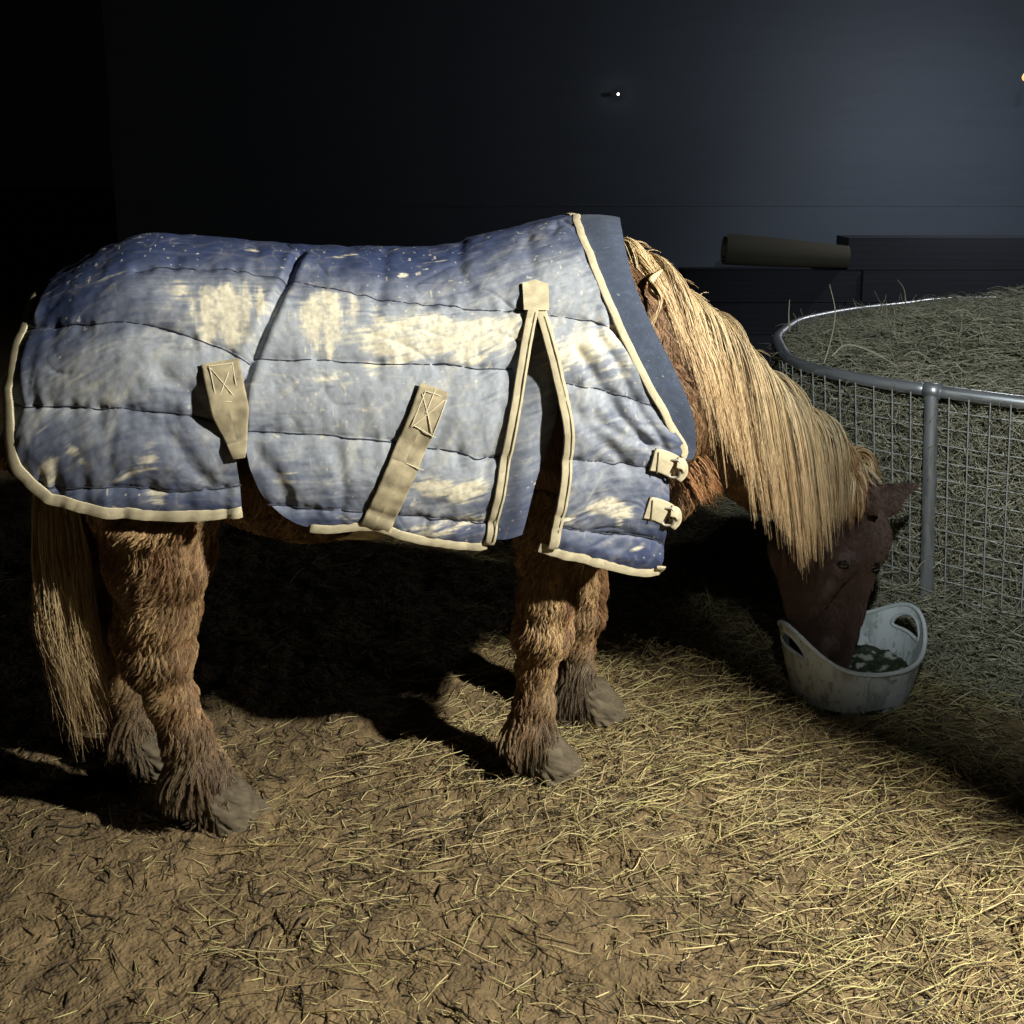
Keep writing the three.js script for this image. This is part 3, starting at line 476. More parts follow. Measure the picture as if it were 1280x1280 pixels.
// ---------------------------------------------------------------- the rug
const rug = group('horse_rug', [OX, 0, OZ], YAW);
tag(rug, 'mud-smeared quilted navy horse rug with cream binding, worn by the pony', 'horse rug');
{
  const TW = 2048, TH = 1152, mPerU = 1.72 / TW, mPerV = 0.98 / TH;
  const st = (x, y, rx, ry, k, rag = 1, ax = 0) => { const [s, q] = hit(x, y); return { s, q, rx: rx / 520, ry: ry / 520, k, rag, ax }; };
  const cream = [   // dried mud: centre px, half sizes px, strength, raggedness
    st(282, 392, 40, 34, 1.15, 1.3, 0.5), st(262, 425, 45, 22, 0.5, 1.2), st(398, 408, 42, 34, 1.05, 1.2, 0.5), st(466, 425, 16, 48, 0.75, 1.2), st(530, 430, 85, 24, 0.95, 1.5), st(610, 425, 70, 26, 0.9, 1.5), st(720, 432, 60, 26, 0.85, 1.4),
    st(770, 455, 40, 26, 0.6, 1.4), st(400, 470, 80, 18, 0.55, 1.3), st(575, 607, 34, 15, 0.9, 1.4), st(535, 605, 32, 14, 0.75, 1.4), st(560, 655, 60, 16, 0.6, 1.6), st(757, 626, 34, 13, 1.0, 1.3), st(768, 640, 8, 18, 0.8, 1), st(712, 648, 16, 14, 0.7, 1.2),
    st(70, 594, 15, 13, 1.0, 1.0), st(188, 620, 22, 12, 0.7, 1.3), st(150, 585, 30, 18, 0.5, 1.6), st(100, 570, 14, 6, 0.7, 1.2), st(70, 545, 12, 5, 0.65, 1.2), st(185, 562, 24, 24, 0.45, 1.7), st(350, 590, 26, 22, 0.45, 1.6), st(500, 352, 14, 7, 0.85, 1.2), st(545, 337, 22, 7, 0.6, 1.3), st(320, 325, 14, 6, 0.7, 1.4), st(425, 335, 18, 9, 0.55, 1.5), st(430, 650, 30, 10, 0.5, 1.5), st(60, 385, 26, 10, 0.55, 1.5), st(140, 352, 36, 8, 0.45, 1.6), st(225, 372, 20, 22, 0.5, 1.5), st(790, 680, 24, 10, 0.5, 1.5), st(730, 610, 10, 8, 0.4, 1.3), st(760, 690, 30, 8, 0.4, 1.4),
  ];
  const film = [   // thin dust over the cloth
    st(160, 440, 120, 42, 0.55), st(140, 480, 110, 30, 0.45), st(420, 480, 130, 62, 0.95), st(400, 440, 110, 40, 0.6), st(560, 480, 120, 66, 0.9), st(720, 420, 70, 70, 0.75), st(780, 510, 60, 80, 0.55), st(560, 560, 100, 40, 0.45), st(740, 620, 80, 60, 0.42), st(440, 590, 120, 40, 0.42), st(150, 560, 120, 60, 0.30), st(600, 400, 90, 40, 0.6), st(680, 350, 60, 50, 0.35), st(330, 400, 60, 50, 0.55), st(250, 370, 70, 30, 0.4), st(560, 640, 90, 30, 0.4), st(680, 300, 70, 30, 0.15),
  ];
  const navy = [0.024, 0.040, 0.108], dust = [0.30, 0.332, 0.378], mud = [0.62, 0.585, 0.465];
  const d = new Uint8Array(TW * TH * 4), rg = new Uint8Array(TW * TH * 4);
  const blob = (b, s, q) => { const dx = (s - b.s) / b.rx, dy = (q - b.q) / b.ry, e = dx * dx + dy * dy; return e < 6 ? b.k * Math.exp(-e * 0.9) : 0; };
  for (let j = 0; j < TH; j++) for (let i = 0; i < TW; i++) {
    const s = SREAR + (i + 0.5) * mPerU, q = (j + 0.5) * mPerV;
    const wx = s + (vn(s * 14, q * 14) - 0.5) * 0.05, wq = q + (vn(s * 14 + 60, q * 14) - 0.5) * 0.05;
    const horiz = fbm(s * 11 + 5, q * 95, 4), vert = fbm(s * 75, q * 12 + 3, 4), fine = fbm(s * 150, q * 150, 3), mid = fbm(s * 30, q * 30, 4), streak = fbm(s * 26 + 7, q * 190 + s * 20, 3);
    let F = 0.02; for (const b of film) F += blob(b, wx, wq); F = clamp(F * (0.22 + 0.85 * horiz + 0.9 * (mid - 0.28) + 0.6 * (streak - 0.4)), 0, 0.95) * 0.92;
    let C = 0; for (const b of cream) { let v = blob(b, wx, wq); if (v > 0.01) { const dir = b.ax ? vert * 0.7 + streak * 0.3 : mid * 0.30 + horiz * 0.30 + streak * 0.40; v = sstep(0.40, 0.70, v * (0.10 + 1.55 * dir * b.rag * 0.85)); C = Math.max(C, v * clamp(-0.05 + 1.15 * (b.ax ? vert : streak) + 0.55 * fine)); } }
    const crease = Math.pow(1 - Math.abs(2 * vn(wx * 33 + 5, wq * 33) - 1), 16) * 0.35 * sstep(0.35, 0.7, mid);   // pale rubbed creases
    const dots = vn(s * 120 + 11, q * 120) > 0.90 && vn(s * 9 + 3, q * 9 + 8) > 0.5 ? 0.6 * fine + 0.2 : 0;
    const scuff = sstep(0.56, 0.80, fbm(s * 40 + wq * 40, q * 9 - s * 8, 4)) * 0.35 + sstep(0.60, 0.82, fbm(s * 14 + 90, q * 110, 4)) * 0.3;
    C = clamp(Math.max(C, dots * 0.9) + crease * 0.5 + scuff * 0.55 * (0.3 + F), 0, 0.97);
    const n = 0.78 + 0.44 * fine, o = (j * TW + i) * 4;
    const weave = 1 + (hash(i, j, 3) - 0.5) * 0.10;
    for (let c = 0; c < 3; c++) d[o + c] = enc(mix(mix(navy[c] * (0.8 + 0.5 * mid), dust[c] * n, F), mud[c] * (0.72 + 0.5 * fine), C) * weave) * 255;
    d[o + 3] = 255; const ro = clamp(mix(0.52, 0.95, clamp(F + C))) * 255; rg[o] = rg[o + 1] = rg[o + 2] = ro; rg[o + 3] = 255;
  }
  const tex = new THREE.DataTexture(d, TW, TH, THREE.RGBAFormat), rtex = new THREE.DataTexture(rg, TW, TH, THREE.RGBAFormat);
  tex.colorSpace = THREE.SRGBColorSpace; for (const t of [tex, rtex]) { t.magFilter = THREE.LinearFilter; t.needsUpdate = true; }
  const shell = std('dirty navy quilted nylon', lin(1, 1, 1), 1, { map: tex, roughnessMap: rtex });
  const frontUp = (s, q) => 0.004;
  mesh('quilted_side', trimmed(OUT, 0.0036, (s, q) => 0.006 + relief(s, q)), shell, rug).userData.label = 'near side of the rug, smeared with dried cream mud';
  const far = [...rearEdge, ...rearHem, ...curve2([rearHem[rearHem.length - 1], midHem[0]]), ...midHem, ...frontHem, ...frontEdge, ...neckLine, ...spine];
  mesh('quilted_side', trimmed(far, 0.010, (s, q) => 0.006 + relief(s, q), -1), shell, rug);

  const dkThread = std('navy quilting thread', lin(0.026, 0.031, 0.050), 0.9);
  for (const l of seams) mesh('quilting_seam', ribbon(curve2(l, 0.006).map(([s, q]) => [s, q + (vn(s * 30, q * 3 + 8) - 0.5) * 0.006]), 0.0028, 0.002, (s, q) => 0.0070 + relief(s, q) + (vn(s * 160, q * 20) - 0.5) * 0.003), dkThread, rug);
  // gusset let into the V over the shoulder
  const gus = [...curve2(H([668, 396], [690, 450], [702, 510], [694, 550], [674, 605], [655, 672])), ...curve2(H([655, 672], [630, 680], [604, 679])), ...curve2(H([604, 679], [620, 610], [640, 520], [660, 420], [668, 396]))];
    mesh('gusset', trimmed(gus, 0.005, (s, q) => -0.020 + 0.012 * Math.sin(s * 46 + q * 9) + (vn(s * 18, q * 8) - 0.5) * 0.014), shell, rug);

  // collar of felted navy cloth
  const colOut = curve2([[sOf(770, 284, 0), 0.003], ...H([772, 300], [780, 340], [793, 378], [815, 425], [838, 470], [856, 515], [862, 545], [861, 570], [850, 574])]);
  const colPoly = [...colOut, ...neckLine, ...(() => { const o = [], a = neckLine[neckLine.length - 1][0], b = colOut[0][0]; for (let s = a; s < b; s += 0.01) o.push([s, 0]); return o; })()];
  const n1 = tileNoise(64), n2 = tileNoise(200);
  const felt = dataTex(512, 512, (i, j) => { const a = 0.75 + 0.5 * n2(i / 512 * 200, j / 512 * 200) * n1(i / 8, j / 8), w = n2(i / 512 * 200 + 50, j / 512 * 200) > 0.965 ? 0.25 : 0; return [enc(0.046 * a + w * 0.5), enc(0.063 * a + w * 0.5), enc(0.105 * a + w * 0.4)]; }, true, true); felt.repeat.set(2, 2);
  const feltMat = phys('felted navy collar cloth', lin(1, 1, 1), 0.95, { map: felt, sheen: 0.2, sheenColor: lin(0.25, 0.3, 0.45), sheenRoughness: 0.6 });
  const collarLift = (s, q) => 0.016 + 0.010 * sstep(0.0, 0.06, segD(s, q, neckLine)) + (fbm(s * 14, q * 7, 2) - 0.5) * 0.012;
  for (const mrr of [1, -1]) mesh('collar', trimmed(colPoly, mrr > 0 ? 0.005 : 0.01, collarLift, mrr), feltMat, rug);

  // cream binding and tapes
  const webTex = dataTex(256, 256, (i, j) => { const a = 0.82 + 0.18 * Math.sin(i * 0.8) * Math.sin(j * 0.8), m = fbm(i * 0.05, j * 0.05, 4), k = a * (0.72 + 0.5 * m); return [enc(0.58 * k), enc(0.52 * k), enc(0.36 * k)]; }, true, true); webTex.repeat.set(6, 6);
  const tape = std('cream cotton tape', lin(1, 1, 1), 0.9, { map: webTex });
  const strapTex = dataTex(256, 256, (i, j) => { const a = 0.8 + 0.2 * Math.sin(j * 1.2) * Math.sin(i * 1.2), m = fbm(i * 0.03 + 9, j * 0.03, 4), k = a * (0.30 + 1.1 * m); return [enc(0.50 * k), enc(0.435 * k), enc(0.29 * k)]; }, true, true); strapTex.repeat.set(6, 6);
  const webbing = std('dirty khaki webbing', lin(1, 1, 1), 0.92, { map: strapTex });
  const rel = (s, q) => 0.008 + 0.4 * relief(s, q);
  const wob = (line, a) => line.map(([s, q]) => [s + (vn(s * 30, q * 30) - 0.5) * a, q + (vn(s * 25 + 9, q * 25) - 0.5) * a]);
  for (const mrr of [1, -1]) {
    mesh('binding', ribbon(wob(rearEdge, 0.006).concat(wob(rearHem, 0.006)), 0.024, 0.006, (s, q) => 0.010 + Math.max(relief(s, q), 0), { mirror: mrr }), tape, rug);
    mesh('binding', ribbon(wob(midHem, 0.008), 0.019, 0.006, (s, q) => 0.010 + Math.max(relief(s, q), 0), { mirror: mrr }), tape, rug);
    mesh('binding', ribbon(wob(frontHem, 0.004).concat(frontEdge.slice(0, 3)), 0.022, 0.006, (s, q) => 0.010 + Math.max(relief(s, q), 0), { mirror: mrr }), tape, rug);
    mesh('neck_binding', ribbon(wob(neckLine.slice(1), 0.004), 0.018, 0.006, (s, q) => 0.018 + 0.003 * vn(s * 40, q * 40), { mirror: mrr }), tape, rug);
  }
  mesh('gusset_binding', ribbon(curve2(H([609, 676], [619, 620], [633, 550], [645, 490], [656, 430], [665, 390])), 0.023, 0.006, (s, q) => 0.013 + Math.max(0, relief(s, q))), tape, rug);
  mesh('gusset_binding', ribbon(curve2(H([673, 388], [684, 430], [693, 465], [702, 505], [707, 550], [703, 590], [695, 635], [686, 680])), 0.024, 0.006, (s, q) => 0.014 + Math.max(0, relief(s, q))), tape, rug);
  const seamTape = std('stitching thread', lin(0.10, 0.085, 0.05), 0.9);
  const stitch = (line, lift, w = 0.0022) => ribbon(line, w, 0.0016, lift);
  mesh('stitch_line', stitch(curve2(H([612, 672], [622, 620], [636, 550], [648, 490], [659, 430], [667, 396])), (s, q) => 0.0172 + Math.max(0, relief(s, q))), seamTape, rug);
  mesh('stitch_line', stitch(curve2(H([678, 400], [689, 440], [698, 475], [707, 520], [709, 560], [704, 600], [692, 660])), (s, q) => 0.0182 + Math.max(0, relief(s, q))), seamTape, rug);
  // patch at the head of the V
  const patch = H([652, 362], [668, 357], [684, 362], [684, 393], [653, 393]); patch.push(patch[0]);
  mesh('reinforcement_patch', trimmed(resample(patch, 0.006), 0.003, (s, q) => 0.024 + (vn(s * 60, q * 60) - 0.5) * 0.004), tape, rug);

  // belly surcingle: stitched down, then hanging under the hem
  const sl = curve2(H([541, 486], [530, 515], [516, 550], [500, 585], [485, 618], [472, 648])), free = sl.map(([s, q]) => ({ p: pos(s, q).addScaledVector(nrm(s, q), 0.015 + Math.max(0, relief(s, q))), n: nrm(s, q) }));
  const lastP = free[free.length - 1].p.clone(), lastN = free[free.length - 1].n.clone();
  for (let k = 1; k <= 12; k++) { const u = k / 12; free.push({ p: V(lastP.x - 0.05 * u, lastP.y - 0.085 * u, lastP.z - 0.02 * u - 0.13 * u * u), n: lastN.clone().add(V(0, -0.9 * u, 0)).normalize() }); }
  const sur = mesh('surcingle_strap', ribbon(null, 0.062, 0.005, null, { free }), webbing, rug);
  const thr = std('pale stitching thread', lin(0.62, 0.56, 0.40), 0.9);
  const off = (s, q) => 0.0186 + Math.max(0, relief(s, q));
  for (const l of [[[541, 489], [529, 516]], [[529, 490], [553, 497]], [[525, 493], [537, 540]], [[553, 500], [512, 532]], [[514, 530], [542, 545]], [[505, 575], [527, 583]], [[529, 490], [512, 530]], [[555, 500], [537, 545]]]) mesh('stitching', stitch(curve2(H(...l)), off, 0.002), thr, sur);
  // strap tab on the hip, tucked into the slit
  const hip = curve2(H([276, 455], [281, 480], [287, 505], [292, 530], [298, 555], [300, 568]));
  const tab = mesh('hip_strap', ribbon(hip, 0.072, 0.006, (s, q) => 0.015 + Math.max(0, relief(s, q)), { wAt: (t) => t < 0.55 ? 1 : mix(1, 0.35, (t - 0.55) / 0.45) }), webbing, rug);
  for (const l of [[[262, 461], [292, 457]], [[263, 462], [272, 500]], [[291, 458], [299, 500]], [[264, 463], [297, 500]], [[290, 460], [274, 500]], [[274, 502], [299, 502]]]) mesh('stitching', stitch(curve2(H(...l)), (s, q) => 0.0185 + Math.max(0, relief(s, q)), 0.002), thr, tab);
  // leg strap under the belly
  const ls = smoothLine([P(300, 560, 0.25), P(314, 610, 0.18), P(336, 640, 0.10), P(372, 655, -0.02)], 20).map((p) => ({ p, n: V(0.3, -0.2, 1).normalize() }));
  mesh('leg_strap', ribbon(null, 0.035, 0.005, null, { free: ls }), webbing, rug);

  { // front of the rug, closed across the breast
    const g = new Geo(), NA = 28, fe = frontEdge; fe.forEach(([s, q], j) => { const p = pos(s, q), n = nrm(s, q); p.addScaledVector(n, 0.006); for (let k = 0; k <= NA; k++) { const t = k / NA * 2 - 1; g.v(p.x - 0.006 + 0.055 * (1 - t * t) + (fbm(t * 4, j * 0.12, 2) - 0.5) * 0.012 * (1 - t * t), p.y, p.z * t, null, (p.x - SREAR) / 1.72 + 0.02 * t, q / 0.98); } });
    for (let j = 0; j < fe.length - 1; j++) for (let k = 0; k < NA; k++) { const a = j * (NA + 1) + k; g.quad(a, a + 1, a + NA + 2, a + NA + 1); }
    mesh('breast_panel', g.build(), shell, rug);
  }
  // chest buckles
  const buckle = (x, y) => {
    const strap = mesh('chest_strap', ribbon(curve2(H([x - 18, y - 6], [x - 2, y - 2], [x + 8, y + 3])), 0.052, 0.006, () => 0.024), tape, rug);
    mesh('slot', stitch(curve2(H([x - 12, y - 16], [x - 14, y + 10])), () => 0.0285, 0.003), seamTape, strap);
    const [s, q] = hit(x + 6, y + 4), c = pos(s, q).addScaledVector(nrm(s, q), 0.030), g = new Geo();
    const fr = []; for (let k = 0; k <= 24; k++) { const a = k / 24 * 2 * Math.PI, ca = Math.cos(a), sa = Math.sin(a); fr.push(V(c.x + 0.012 * Math.sign(ca) * Math.pow(Math.abs(ca), 0.5), c.y + 0.020 * Math.sign(sa) * Math.pow(Math.abs(sa), 0.5), c.z + 0.006 * ca)); }
    g.tube(fr, 0.003, 8, null, false); mesh('buckle', g.build(), std('dull buckle metal', lin(0.42, 0.40, 0.34), 0.45, { metalness: 0.6 }), strap);
    const tip = smoothLine([V(c.x + 0.006, c.y + 0.014, c.z + 0.004), V(c.x + 0.019, c.y + 0.010, c.z + 0.006), V(c.x + 0.026, c.y - 0.008, c.z - 0.002), V(c.x + 0.010, c.y - 0.026, c.z - 0.004)], 14).map((p) => ({ p, n: V(0.5, 0.3, 0.8).normalize() }));
    mesh('strap_end', ribbon(null, 0.026, 0.005, null, { free: tip }), tape, strap);
  };
  buckle(827, 577); buckle(820, 636);
}
console.log('rug done');

// ---------------------------------------------------------------- straw and litter on the mud
function stalkGeo(len, rad, bend, seg = 5, sides = 4, flat = 0.6) { const g = new Geo(), pts = []; for (let k = 0; k <= seg; k++) { const u = k / seg - 0.5; pts.push(V(u * len, bend * len * (0.25 - u * u) * 0.6, bend * len * Math.sin(u * 5) * 0.35)); } g.tube(pts, (t) => rad * (0.75 + 0.5 * Math.sin(t * Math.PI)), sides, null, true); return g.build(false); }
function scatter(name, geo, mat, list, parent) { const im = new THREE.InstancedMesh(geo, mat, list.length); im.name = parent ? name : numbered(name); im.userData.kind = 'stuff'; im.castShadow = im.receiveShadow = true; list.forEach(([m, c], i) => { im.setMatrixAt(i, m); im.setColorAt(i, c); }); (parent ?? scene).add(im); return im; }
const straw = std('straw', lin(1, 1, 1), 0.6);
const tint = () => { const u = rnd(), k = rr(0.55, 1.15); return u < 0.36 ? lin(0.58 * k, 0.49 * k, 0.25 * k) : u < 0.56 ? lin(0.49 * k, 0.45 * k, 0.19 * k) : u < 0.86 ? lin(0.30 * k, 0.225 * k, 0.10 * k) : lin(0.08 * k, 0.062 * k, 0.036 * k); };
const E = new THREE.Euler(), Qn = new THREE.Quaternion();
const place = (x, y, z, yaw, pitch, roll, sc, sy = sc) => new THREE.Matrix4().compose(V(x, y, z), Qn.setFromEuler(E.set(roll, yaw, pitch, 'YXZ')), V(sc, sy, sy)).clone();
{
  const dens = (x, z) => {   // how thickly straw lies: a drift from the pony's forefeet to the feeder, thin behind
    const right = sstep(-0.95, 0.65, x + (z + 2.2) * -0.12), patch = sstep(0.32, 0.68, fbm(x * 2.3 + 4, z * 2.3, 3));
    return clamp((0.06 + 0.94 * right) * (0.25 + 0.75 * patch) + (z < -2.6 && x > 0.15 ? 0.35 : 0) + (Math.abs(x - 0.35) < 0.5 && Math.abs(z + 2.5) < 0.3 ? 0.3 : 0));
  };
  const long = [[], [], []], chaff = [], twig = [];
  const dirAt = (x, z) => 0.35 + (vn(x * 1.3, z * 1.3 + 20) - 0.5) * 1.6;
  for (let k = 0; k < 46000; k++) {
    const x = rr(-2.0, 2.8), z = rr(-4.4, -1.15); if (rnd() > dens(x, z)) continue;
    const yaw = rnd() < 0.5 ? dirAt(x, z) + gauss() * 0.5 : rr(0, 6.28), L = rr(0.2, 0.9) * (rnd() < 0.09 ? 2.3 : 1);
    long[Math.floor(rnd() * 3)].push([place(x, groundH(x, z) + rr(0.001, 0.010) + (dens(x, z) > 0.6 ? rr(0, 0.014) : 0), z, yaw, gauss() * 0.09, rr(0, 6), L, rr(0.6, 1.2)), tint()]);
  }
  for (let k = 0; k < 64000; k++) { const x = rr(-2.0, 2.6), z = rr(-4.2, -1.1); if (rnd() > 0.25 + 0.75 * dens(x, z)) continue; chaff.push([place(x, groundH(x, z) + rr(0, 0.004), z, rr(0, 6.28), gauss() * 0.2, rr(0, 6), rr(0.5, 1.6), rr(0.6, 1.1)), rnd() < 0.5 ? tint() : (() => { const k = rr(0.5, 1.5); return lin(0.07 * k, 0.052 * k, 0.029 * k); })()]); }
  for (let k = 0; k < 2200; k++) { const x = rr(-2.0, 2.4), z = rr(-3.6, -1.1); twig.push([place(x, groundH(x, z) + rr(0, 0.006), z, rr(0, 6.28), gauss() * 0.15, rr(0, 6), rr(0.4, 1.4), rr(0.6, 1.3)), (() => { const k = rr(0.5, 1.5); return lin(0.055 * k, 0.041 * k, 0.024 * k); })()]); }
  const geos = [stalkGeo(0.14, 0.0009, 0.08), stalkGeo(0.10, 0.0007, 0.35), stalkGeo(0.16, 0.0011, -0.16)];
  long.forEach((l, i) => tag(scatter('straw_litter', geos[i], straw, l), ['straight pale straw stalks lying loose over the mud', 'bent wiry straw stalks lying loose over the mud', 'broad flattened straw stalks lying loose over the mud'][i], 'straw'));
  tag(scatter('chaff', stalkGeo(0.028, 0.0013, 0.2, 2, 3), straw, chaff), 'short broken chaff trodden into the mud', 'chaff');
  tag(scatter('dark_litter', stalkGeo(0.06, 0.0016, 0.35, 4, 4), straw, twig), 'dark rotted stems and bits trodden into the mud', 'litter');
}

// ---------------------------------------------------------------- hay feeder: a ring of tube and welded mesh, filled with hay
const RAIL = 0.80, RC = V(2.31, 0, -3.71), R0 = 1.31;
const rimPts = [[1000, 460], [1080, 477], [1160, 490], [1220, 495], [1280, 499], [1260, 375], [1200, 377], [1110, 385], [1050, 392], [990, 407], [978, 432]].map(([x, y]) => { const p = atHeight(x, y, RAIL); return [Math.atan2(p.z - RC.z, p.x - RC.x), Math.hypot(p.x - RC.x, p.z - RC.z)]; });
for (let a = -1.2; a < 1.3; a += 0.4) rimPts.push([a, R0]);
const ringR = (a) => { let sw = 0, sr = 0; for (const [b, r] of rimPts) { let d = Math.abs(a - b); d = Math.min(d, 2 * Math.PI - d); const w = Math.exp(-((d / 0.22) ** 2)) + 1e-5; sw += w; sr += w * r; } return sr / sw; };
const ringP = (a, h, inset = 0) => { const r = ringR(a) - inset - 0.06 * (1 - h / RAIL); return V(RC.x + r * Math.cos(a), h, RC.z + r * Math.sin(a)); };
{
  const feeder = group('hay_feeder', [0, 0, 0]); tag(feeder, 'round galvanised mesh hay feeder heaped with hay', 'hay feeder');
  const gt = dataTex(256, 256, (i, j) => { const a = 0.75 + 0.5 * fbm(i * 0.06, j * 0.06, 4), r = fbm(i * 0.02 + 4, j * 0.02, 3) > 0.62 ? 0.75 : 1; return [enc(0.50 * a * r), enc(0.52 * a * r), enc(0.54 * a * r)]; }, true, true);
  const galv = std('weathered galvanised tube', lin(1, 1, 1), 0.38, { metalness: 0.75, map: gt }), wireM = std('galvanised wire', lin(0.46, 0.47, 0.45), 0.55, { metalness: 0.35 });
  const arc = (a, b, h, n, rad, inset = 0) => { const pts = []; for (let k = 0; k <= n; k++) pts.push(ringP(mix(a, b, k / n), h, inset)); return new Geo().tube(pts, rad, rad > 0.01 ? 14 : 5).build(); };
  const postA = Math.atan2(atHeight(1160, 490, RAIL).z - RC.z, atHeight(1160, 490, RAIL).x - RC.x);
  for (let p = 0; p < 3; p++) {
    const a = postA + p * 2 * Math.PI / 3, b = a + 2 * Math.PI / 3;
    const panel = new THREE.Group(); panel.name = 'mesh_panel'; feeder.add(panel);
    mesh('rail', arc(a + 0.004, b - 0.004, RAIL, 70, 0.019), galv, panel); mesh('rail', arc(a + 0.004, b - 0.004, 0.05, 50, 0.016), galv, panel);
    for (let h = 0.10; h < RAIL - 0.03; h += 0.0535) mesh('wire', arc(a, b, h + gaussS(h, p) * 0.002, 44, 0.0017, 0.004), wireM, panel);
    const n = 49; for (let k = 1; k < n; k++) { const t = mix(a, b, k / n) + (hash(k, p, 5) - 0.5) * 0.004, p0 = ringP(t, 0.05), p1 = ringP(t, RAIL + 0.006); p0.addScaledVector(V(p0.x - RC.x, 0, p0.z - RC.z).normalize(), 0.003); p1.addScaledVector(V(p1.x - RC.x, 0, p1.z - RC.z).normalize(), 0.016); mesh('wire', new Geo().tube([p0, p0.clone().lerp(p1, 0.5), p1], 0.0020, 5).build(), wireM, panel); }
    const q0 = ringP(a, 0.0, -0.006), q1 = ringP(a, RAIL - 0.015, -0.006); mesh('post', new Geo().tube([q0, q0.clone().lerp(q1, 0.5), q1], 0.020, 14).build(), galv, feeder);
    mesh('clamp', new Geo().tube([ringP(a - 0.018, RAIL, 0), ringP(a, RAIL, 0), ringP(a + 0.018, RAIL, 0)], 0.0235, 14).build(), galv, feeder);
  }
  function gaussS(h, p) { return vn(h * 50, p) - 0.5; }

  // hay
  const pile = group('hay_pile', [0, 0, 0]); tag(pile, 'grey-green hay heaped inside the round mesh feeder', 'hay', null, 'stuff');
  const hayTop = (a, k) => { const r = ringR(a) * k; return RAIL - 0.030 + 0.17 * (1 - k * k) + (fbm(RC.x + r * Math.cos(a) * 3, r * Math.sin(a) * 3 + 7, 3) - 0.5) * 0.16 * Math.min(1, (1.02 - k) * 6); };
  const g = new Geo(), NA = 180; const rings = []; for (let k = 0; k <= 16; k++) rings.push(k / 16);
  for (const k of rings) for (let i = 0; i < NA; i++) { const a = i / NA * 2 * Math.PI, r = (ringR(a) - 0.05) * k; g.v(RC.x + r * Math.cos(a), hayTop(a, k) - 0.02, RC.z + r * Math.sin(a), null); }
  for (let s = 1; s <= 12; s++) for (let i = 0; i < NA; i++) { const a = i / NA * 2 * Math.PI, r = ringR(a) - 0.05 - 0.06 * s / 12 - 0.03 * fbm(a * 20, s * 0.9, 3); g.v(RC.x + r * Math.cos(a), mix(hayTop(a, 1) - 0.02, 0.0, s / 12), RC.z + r * Math.sin(a), null); }
  for (let j = 0; j < rings.length + 11; j++) for (let i = 0; i < NA; i++) { const i2 = (i + 1) % NA; g.quad(j * NA + i, j * NA + i2, (j + 1) * NA + i2, (j + 1) * NA + i); }
  mesh('packed_hay', g.build(), std('packed hay', lin(0.15, 0.138, 0.092), 0.95), pile);
  const hayTint = () => { const u = rnd(), k = rr(0.4, 1.15); return u < 0.6 ? lin(0.36 * k, 0.335 * k, 0.235 * k) : u < 0.8 ? lin(0.24 * k, 0.24 * k, 0.15 * k) : lin(0.52 * k, 0.48 * k, 0.35 * k); };
  const lists = [[], [], []], geos = [stalkGeo(0.17, 0.0011, 0.22, 6, 4), stalkGeo(0.21, 0.0009, 0.45, 7, 4), stalkGeo(0.14, 0.0014, -0.12, 5, 4)];
  for (let k = 0; k < 26000; k++) { const a = rr(0, 6.283), kk = Math.sqrt(rnd()) * 1.0, r = (ringR(a) - 0.03) * kk; lists[k % 3].push([place(RC.x + r * Math.cos(a), hayTop(a, kk) + rr(-0.02, 0.018), RC.z + r * Math.sin(a), rr(0, 6.28), gauss() * (rnd() < 0.05 ? 0.9 : 0.25), rr(0, 6), rr(0.4, 1.2), rr(0.6, 1.2)), hayTint()]); }
  for (let k = 0; k < 32000; k++) { const a = rr(1.4, 4.3), h = rr(0.02, RAIL - 0.03), r = ringR(a) - rr(0.022, 0.055) - 0.06 * (1 - h / RAIL); lists[k % 3].push([place(RC.x + r * Math.cos(a), h, RC.z + r * Math.sin(a), -a + Math.PI / 2 + gauss() * 0.3, rr(-1.5, 1.5), rr(0, 6), rr(0.35, 0.9), rr(0.6, 1.2)), hayTint()]); }
  for (let k = 0; k < 15000; k++) { const a = rr(1.5, 3.9), r = ringR(a) + Math.abs(gauss()) * 0.20 - 0.02, x = RC.x + r * Math.cos(a), z = RC.z + r * Math.sin(a); lists[k % 3].push([place(x, groundH(x, z) + rr(0, 0.17) * Math.exp(-(r - ringR(a)) / 0.09), z, rr(0, 6.28), gauss() * 0.3, rr(0, 6), rr(0.4, 1.1), rr(0.6, 1.2)), hayTint()]); }
  lists.forEach((l, i) => scatter('hay_stalks', geos[i], straw, l, pile));
  // long stalks that stick out
  const tall = new Geo(), stk = (pts, r) => tall.tube(smoothLine(pts, 14), (t) => r * (1 - 0.6 * t), 5, null);
  stk([atDepth(1030, 455, -3.30), atDepth(1040, 420, -3.3), atDepth(1044, 390, -3.30), atDepth(1037, 356, -3.30)], 0.0032);
  stk([atDepth(1040, 446, -3.2), atDepth(1056, 432, -3.2), atDepth(1085, 438, -3.18), atDepth(1120, 457, -3.15)], 0.0035);
  stk([atDepth(1132, 380, -4.6), atDepth(1130, 362, -4.6), atDepth(1122, 350, -4.6)], 0.003);
  stk([atDepth(987, 415, -3.6), atDepth(986, 395, -3.6), atDepth(987, 375, -3.6)], 0.0035);
  stk([atDepth(1195, 455, -3.1), atDepth(1210, 470, -3.08), atDepth(1225, 480, -3.05)], 0.003);
